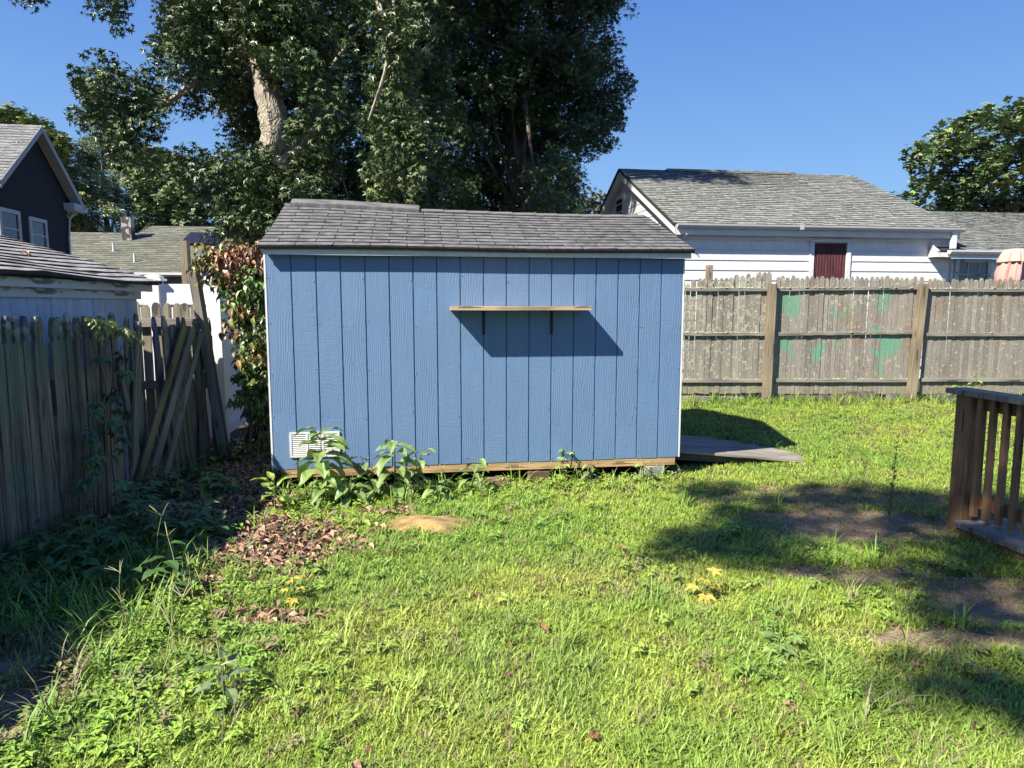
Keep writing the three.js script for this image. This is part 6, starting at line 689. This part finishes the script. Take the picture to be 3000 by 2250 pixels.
// star-leaved saplings in the fence's shade
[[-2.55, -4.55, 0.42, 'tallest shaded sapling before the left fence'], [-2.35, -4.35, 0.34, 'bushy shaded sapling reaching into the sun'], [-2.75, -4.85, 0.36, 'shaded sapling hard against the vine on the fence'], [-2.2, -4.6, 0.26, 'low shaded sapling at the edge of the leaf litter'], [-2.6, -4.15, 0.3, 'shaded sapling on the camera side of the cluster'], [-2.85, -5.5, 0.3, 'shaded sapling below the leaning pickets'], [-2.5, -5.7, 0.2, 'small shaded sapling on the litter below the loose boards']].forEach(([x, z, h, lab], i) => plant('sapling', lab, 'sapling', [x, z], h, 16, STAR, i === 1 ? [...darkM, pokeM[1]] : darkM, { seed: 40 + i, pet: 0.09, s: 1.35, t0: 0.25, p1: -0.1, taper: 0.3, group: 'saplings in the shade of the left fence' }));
{ // creeper hanging over the left fence
  const V = thing('creeper_vine', 'five-leaved creeper climbing over the left picket fence', 'vine', [-3.08, 0, -5.0]), r = rng(44);
  const five = (() => { const g = new GB(), l = ovalLeaf(0.1, 0.042, 0.5, 0.3, 4); for (let k = 0; k < 5; k++) g.add(l, mtx(0, 0, 0, -1.5 + k * 0.75, 0.1, 0, 1 - 0.13 * Math.abs(k - 2))); return g.geo(); })();
  const paths = [[[0.02, 0, 0.1], [0.04, 0.5, 0.05], [0.03, 1.0, -0.1], [0.04, 1.45, 0.05], [0.1, 1.35, -0.35]], [[0.03, 0, -0.15], [0.04, 0.6, -0.1], [0.04, 1.1, -0.2], [0.06, 1.3, -0.3]], [[0.03, 0, 0.35], [0.05, 0.4, 0.3], [0.04, 0.7, 0.2], [0.05, 0.9, 0.1]]];
  const dm = leafTone([0.055, 0.115, 0.035], 3), lm = leafTone([0.17, 0.23, 0.045], 3, 0.4);
  paths.forEach((p, i) => { const cv = new THREE.CatmullRomCurve3(p.map((q) => V3(...q))); part('stem', limbGeo(p.map((q, k) => [...q, 0.006 - k * 0.001]), 5, 0.05, i), mat(0.08, 0.06, 0.04), V); for (let k = 0; k < 18; k++) { const t = rnd(0.2, 1, r), q = cv.getPoint(t), l = part('leaf', five, (q.y > 1.28 ? lm : dm)[r() * 3 | 0], V, [q.x + rnd(0.01, 0.08, r), q.y + rnd(-0.04, 0.05, r), q.z + rnd(-0.09, 0.09, r)]); l.rotation.order = 'YXZ'; l.rotation.set(rnd(0.4, 1.1, r), 1.57 + rnd(-0.9, 0.9, r), rnd(-0.4, 0.4, r)); l.scale.setScalar(rnd(0.7, 1.25, r)); } });
}
// crabgrass seed stalks along the shadow's edge
{
  const r = rng(55), m = mat(0.3, 0.3, 0.13, { roughness: 0.8 });
  const proto = (k) => { const g = new GB(), h = 0.3, q = rng(k), l = 0.06; g.add(limbGeo([[0, 0, 0, 0.0022], [0.02, h * 0.6, 0.01, 0.0018], [l, h, 0.02, 0.0012]], 4, 0)); const head = new GB(); for (let i = 0; i < 4; i++) { const a = rnd(0, 6.28, q), e = rnd(0.5, 1.15, q), L = rnd(0.07, 0.11, q); head.add(limbGeo([[l, h - 0.01 * (i % 2), 0.02, 0.0022], [l + Math.cos(a) * Math.cos(e) * L * 0.5, h + Math.sin(e) * L * 0.5, 0.02 + Math.sin(a) * Math.cos(e) * L * 0.5, 0.0024], [l + Math.cos(a) * Math.cos(e) * L, h + Math.sin(e) * L * 0.92, 0.02 + Math.sin(a) * Math.cos(e) * L, 0.001]], 4, 0)); } return [g.geo(), head.geo()]; };
  const PR = [1, 2, 3].map(proto);
  [[-1.33, -2.55], [-1.42, -2.45], [-1.2, -2.35], [-1.55, -2.9], [-1.62, -3.1], [-1.45, -3.2], [-1.5, -3.45], [-1.7, -3.5], [-1.85, -3.65], [-1.6, -3.75], [-1.38, -3.6], [-1.95, -3.3], [-1.15, -2.15], [-1.3, -2.2], [-1.05, -2.3], [-1.75, -2.95], [-2.1, -3.9], [-1.25, -4.1]].forEach(([x, z], i) => { const S = thing('grass_stalk', 'thin crabgrass stalk with finger-like seed head at the shadow edge', 'grass stalk', [x, groundY(x, z), z], rnd(0, 6.28, r), 'crabgrass seed stalks'), p = PR[i % 3]; part('stalk', p[0], m, S); part('seed_head', p[1], m, S); S.scale.setScalar(rnd(0.75, 1.25, r)); S.rotation.z = rnd(-0.25, 0.25, r); });
}
{ // wispy tall weed beside the deck post
  const x = 2.78, z = -4.9, W = thing('wispy_weed', 'tall wispy feathery weed standing left of the deck post', 'weed', [x, groundY(x, z), z]), r = rng(66), m = mat(0.16, 0.19, 0.08); part('stem', limbGeo([[0, 0, 0, 0.003], [0.01, 0.3, 0, 0.0022], [0.03, 0.68, 0, 0.001]], 5, 0), m, W);
  const g = new GB(); for (let i = 0; i < 90; i++) { const t = rnd(0.06, 1, r), a = i * 2.4, L = mix(0.075, 0.012, t), y = 0.66 * t; g.add(ovalLeaf(L * 1.3, 0.01, 0.2, 0.2, 2), mtx(0.03 * t * t, y, 0, a, -0.75, 0, 1)); } const o = part('foliage', g.geo(), leafMat(0.7, 0.2, [0.15, 0.19, 0.06]), W); o.userData.kind = 'stuff';
}
{ // sand heap
  const P = [], I = [], U = [], S = 30, B = [-0.62, -4.86]; for (let j = 0; j <= 12; j++) for (let i = 0; i <= S; i++) { const a = i / S * 6.283, q = j / 12, R = (0.2 + 0.06 * Math.sin(a * 2 + 0.6) + 0.2 * fbm(Math.cos(a) * 2.2 + 4, Math.sin(a) * 2.2 + 4, 3)) * q, x = Math.cos(a) * R * 1.1, z = Math.sin(a) * R * 0.95 + 0.25 * x * -0.6; P.push(x, 0.065 * Math.pow(Math.cos(q * 1.5), 1.3) * (0.75 + 0.5 * vn(x * 7 + 3, z * 7)) + 0.022 * (fbm(x * 16, z * 16, 4) - 0.5) - 0.012 * q, z); U.push(x, z); }
  for (let j = 0; j < 12; j++) for (let i = 0; i < S; i++) { const a = j * (S + 1) + i, b = a + S + 1; I.push(a, a + 1, b, a + 1, b + 1, b); }
  const g = new THREE.BufferGeometry(); g.setAttribute('position', new THREE.Float32BufferAttribute(P, 3)); g.setAttribute('uv', new THREE.Float32BufferAttribute(U, 2)); g.setIndex(I); g.computeVertexNormals();
  const o = single('sand_pile', g, Object.assign(grit(0.62, 0.42, 0.16), { bumpScale: 0.008 }), 'small heap of yellow sand in the grass before the shed', 'sand'); o.position.set(B[0], groundY(...B) + 0.008, B[1]);
}
{ // single fallen leaves on the lawn
  const r = rng(88), G = [starLeaf(0.045, 5, 0.42, 0.7), ovalLeaf(0.075, 0.035, 1.3, 0.9, 5, 0.6)], br = [[0.25, 0.12, 0.06], [0.3, 0.19, 0.12], [0.18, 0.09, 0.06]].map((c) => leafMat(0.8, 0.05, c));
  [[0.0, -3.05], [0.06, -2.9], [-0.02, -2.78], [0.14, -3.2], [1.28, -4.55], [0.62, -5.2], [0.98, -5.35], [-0.55, -2.2], [-0.52, -2.27], [0.28, -2.35], [1.1, -2.55], [1.72, -2.4], [-0.85, -2.5], [0.7, -4.3], [-0.2, -3.6]].forEach(([x, z], i) => { const o = single('fallen_leaf', G[i % 2], br[i % 3], 'curled brown dead leaf lying on the grass', 'leaf', 'fallen leaves on the lawn'); o.position.set(x, groundY(x, z) + 0.032, z); o.rotation.set(rnd(-0.6, 0.6, r), rnd(0, 6, r), rnd(-0.6, 0.6, r)); });
  const y = single('fallen_leaf', G[1], leafMat(0.6, 0.2, [0.3, 0.34, 0.04]), 'yellow green leaf turning brown on the foreground grass', 'leaf'); y.position.set(0.95, groundY(0.95, -2.32) + 0.05, -2.32); y.rotation.set(-0.3, 2, 0.3); y.scale.setScalar(1.1);
  const a = single('fallen_leaf', G[0], leafMat(0.7, 0.1, [0.6, 0.34, 0.17]), 'orange dead leaf lying on the old shed roof', 'leaf'); a.position.set(-4.0, 2.05, -5.72); a.rotation.set(0.2, 1, -0.3); a.scale.setScalar(1.3);
}

renderer.render(scene, camera);
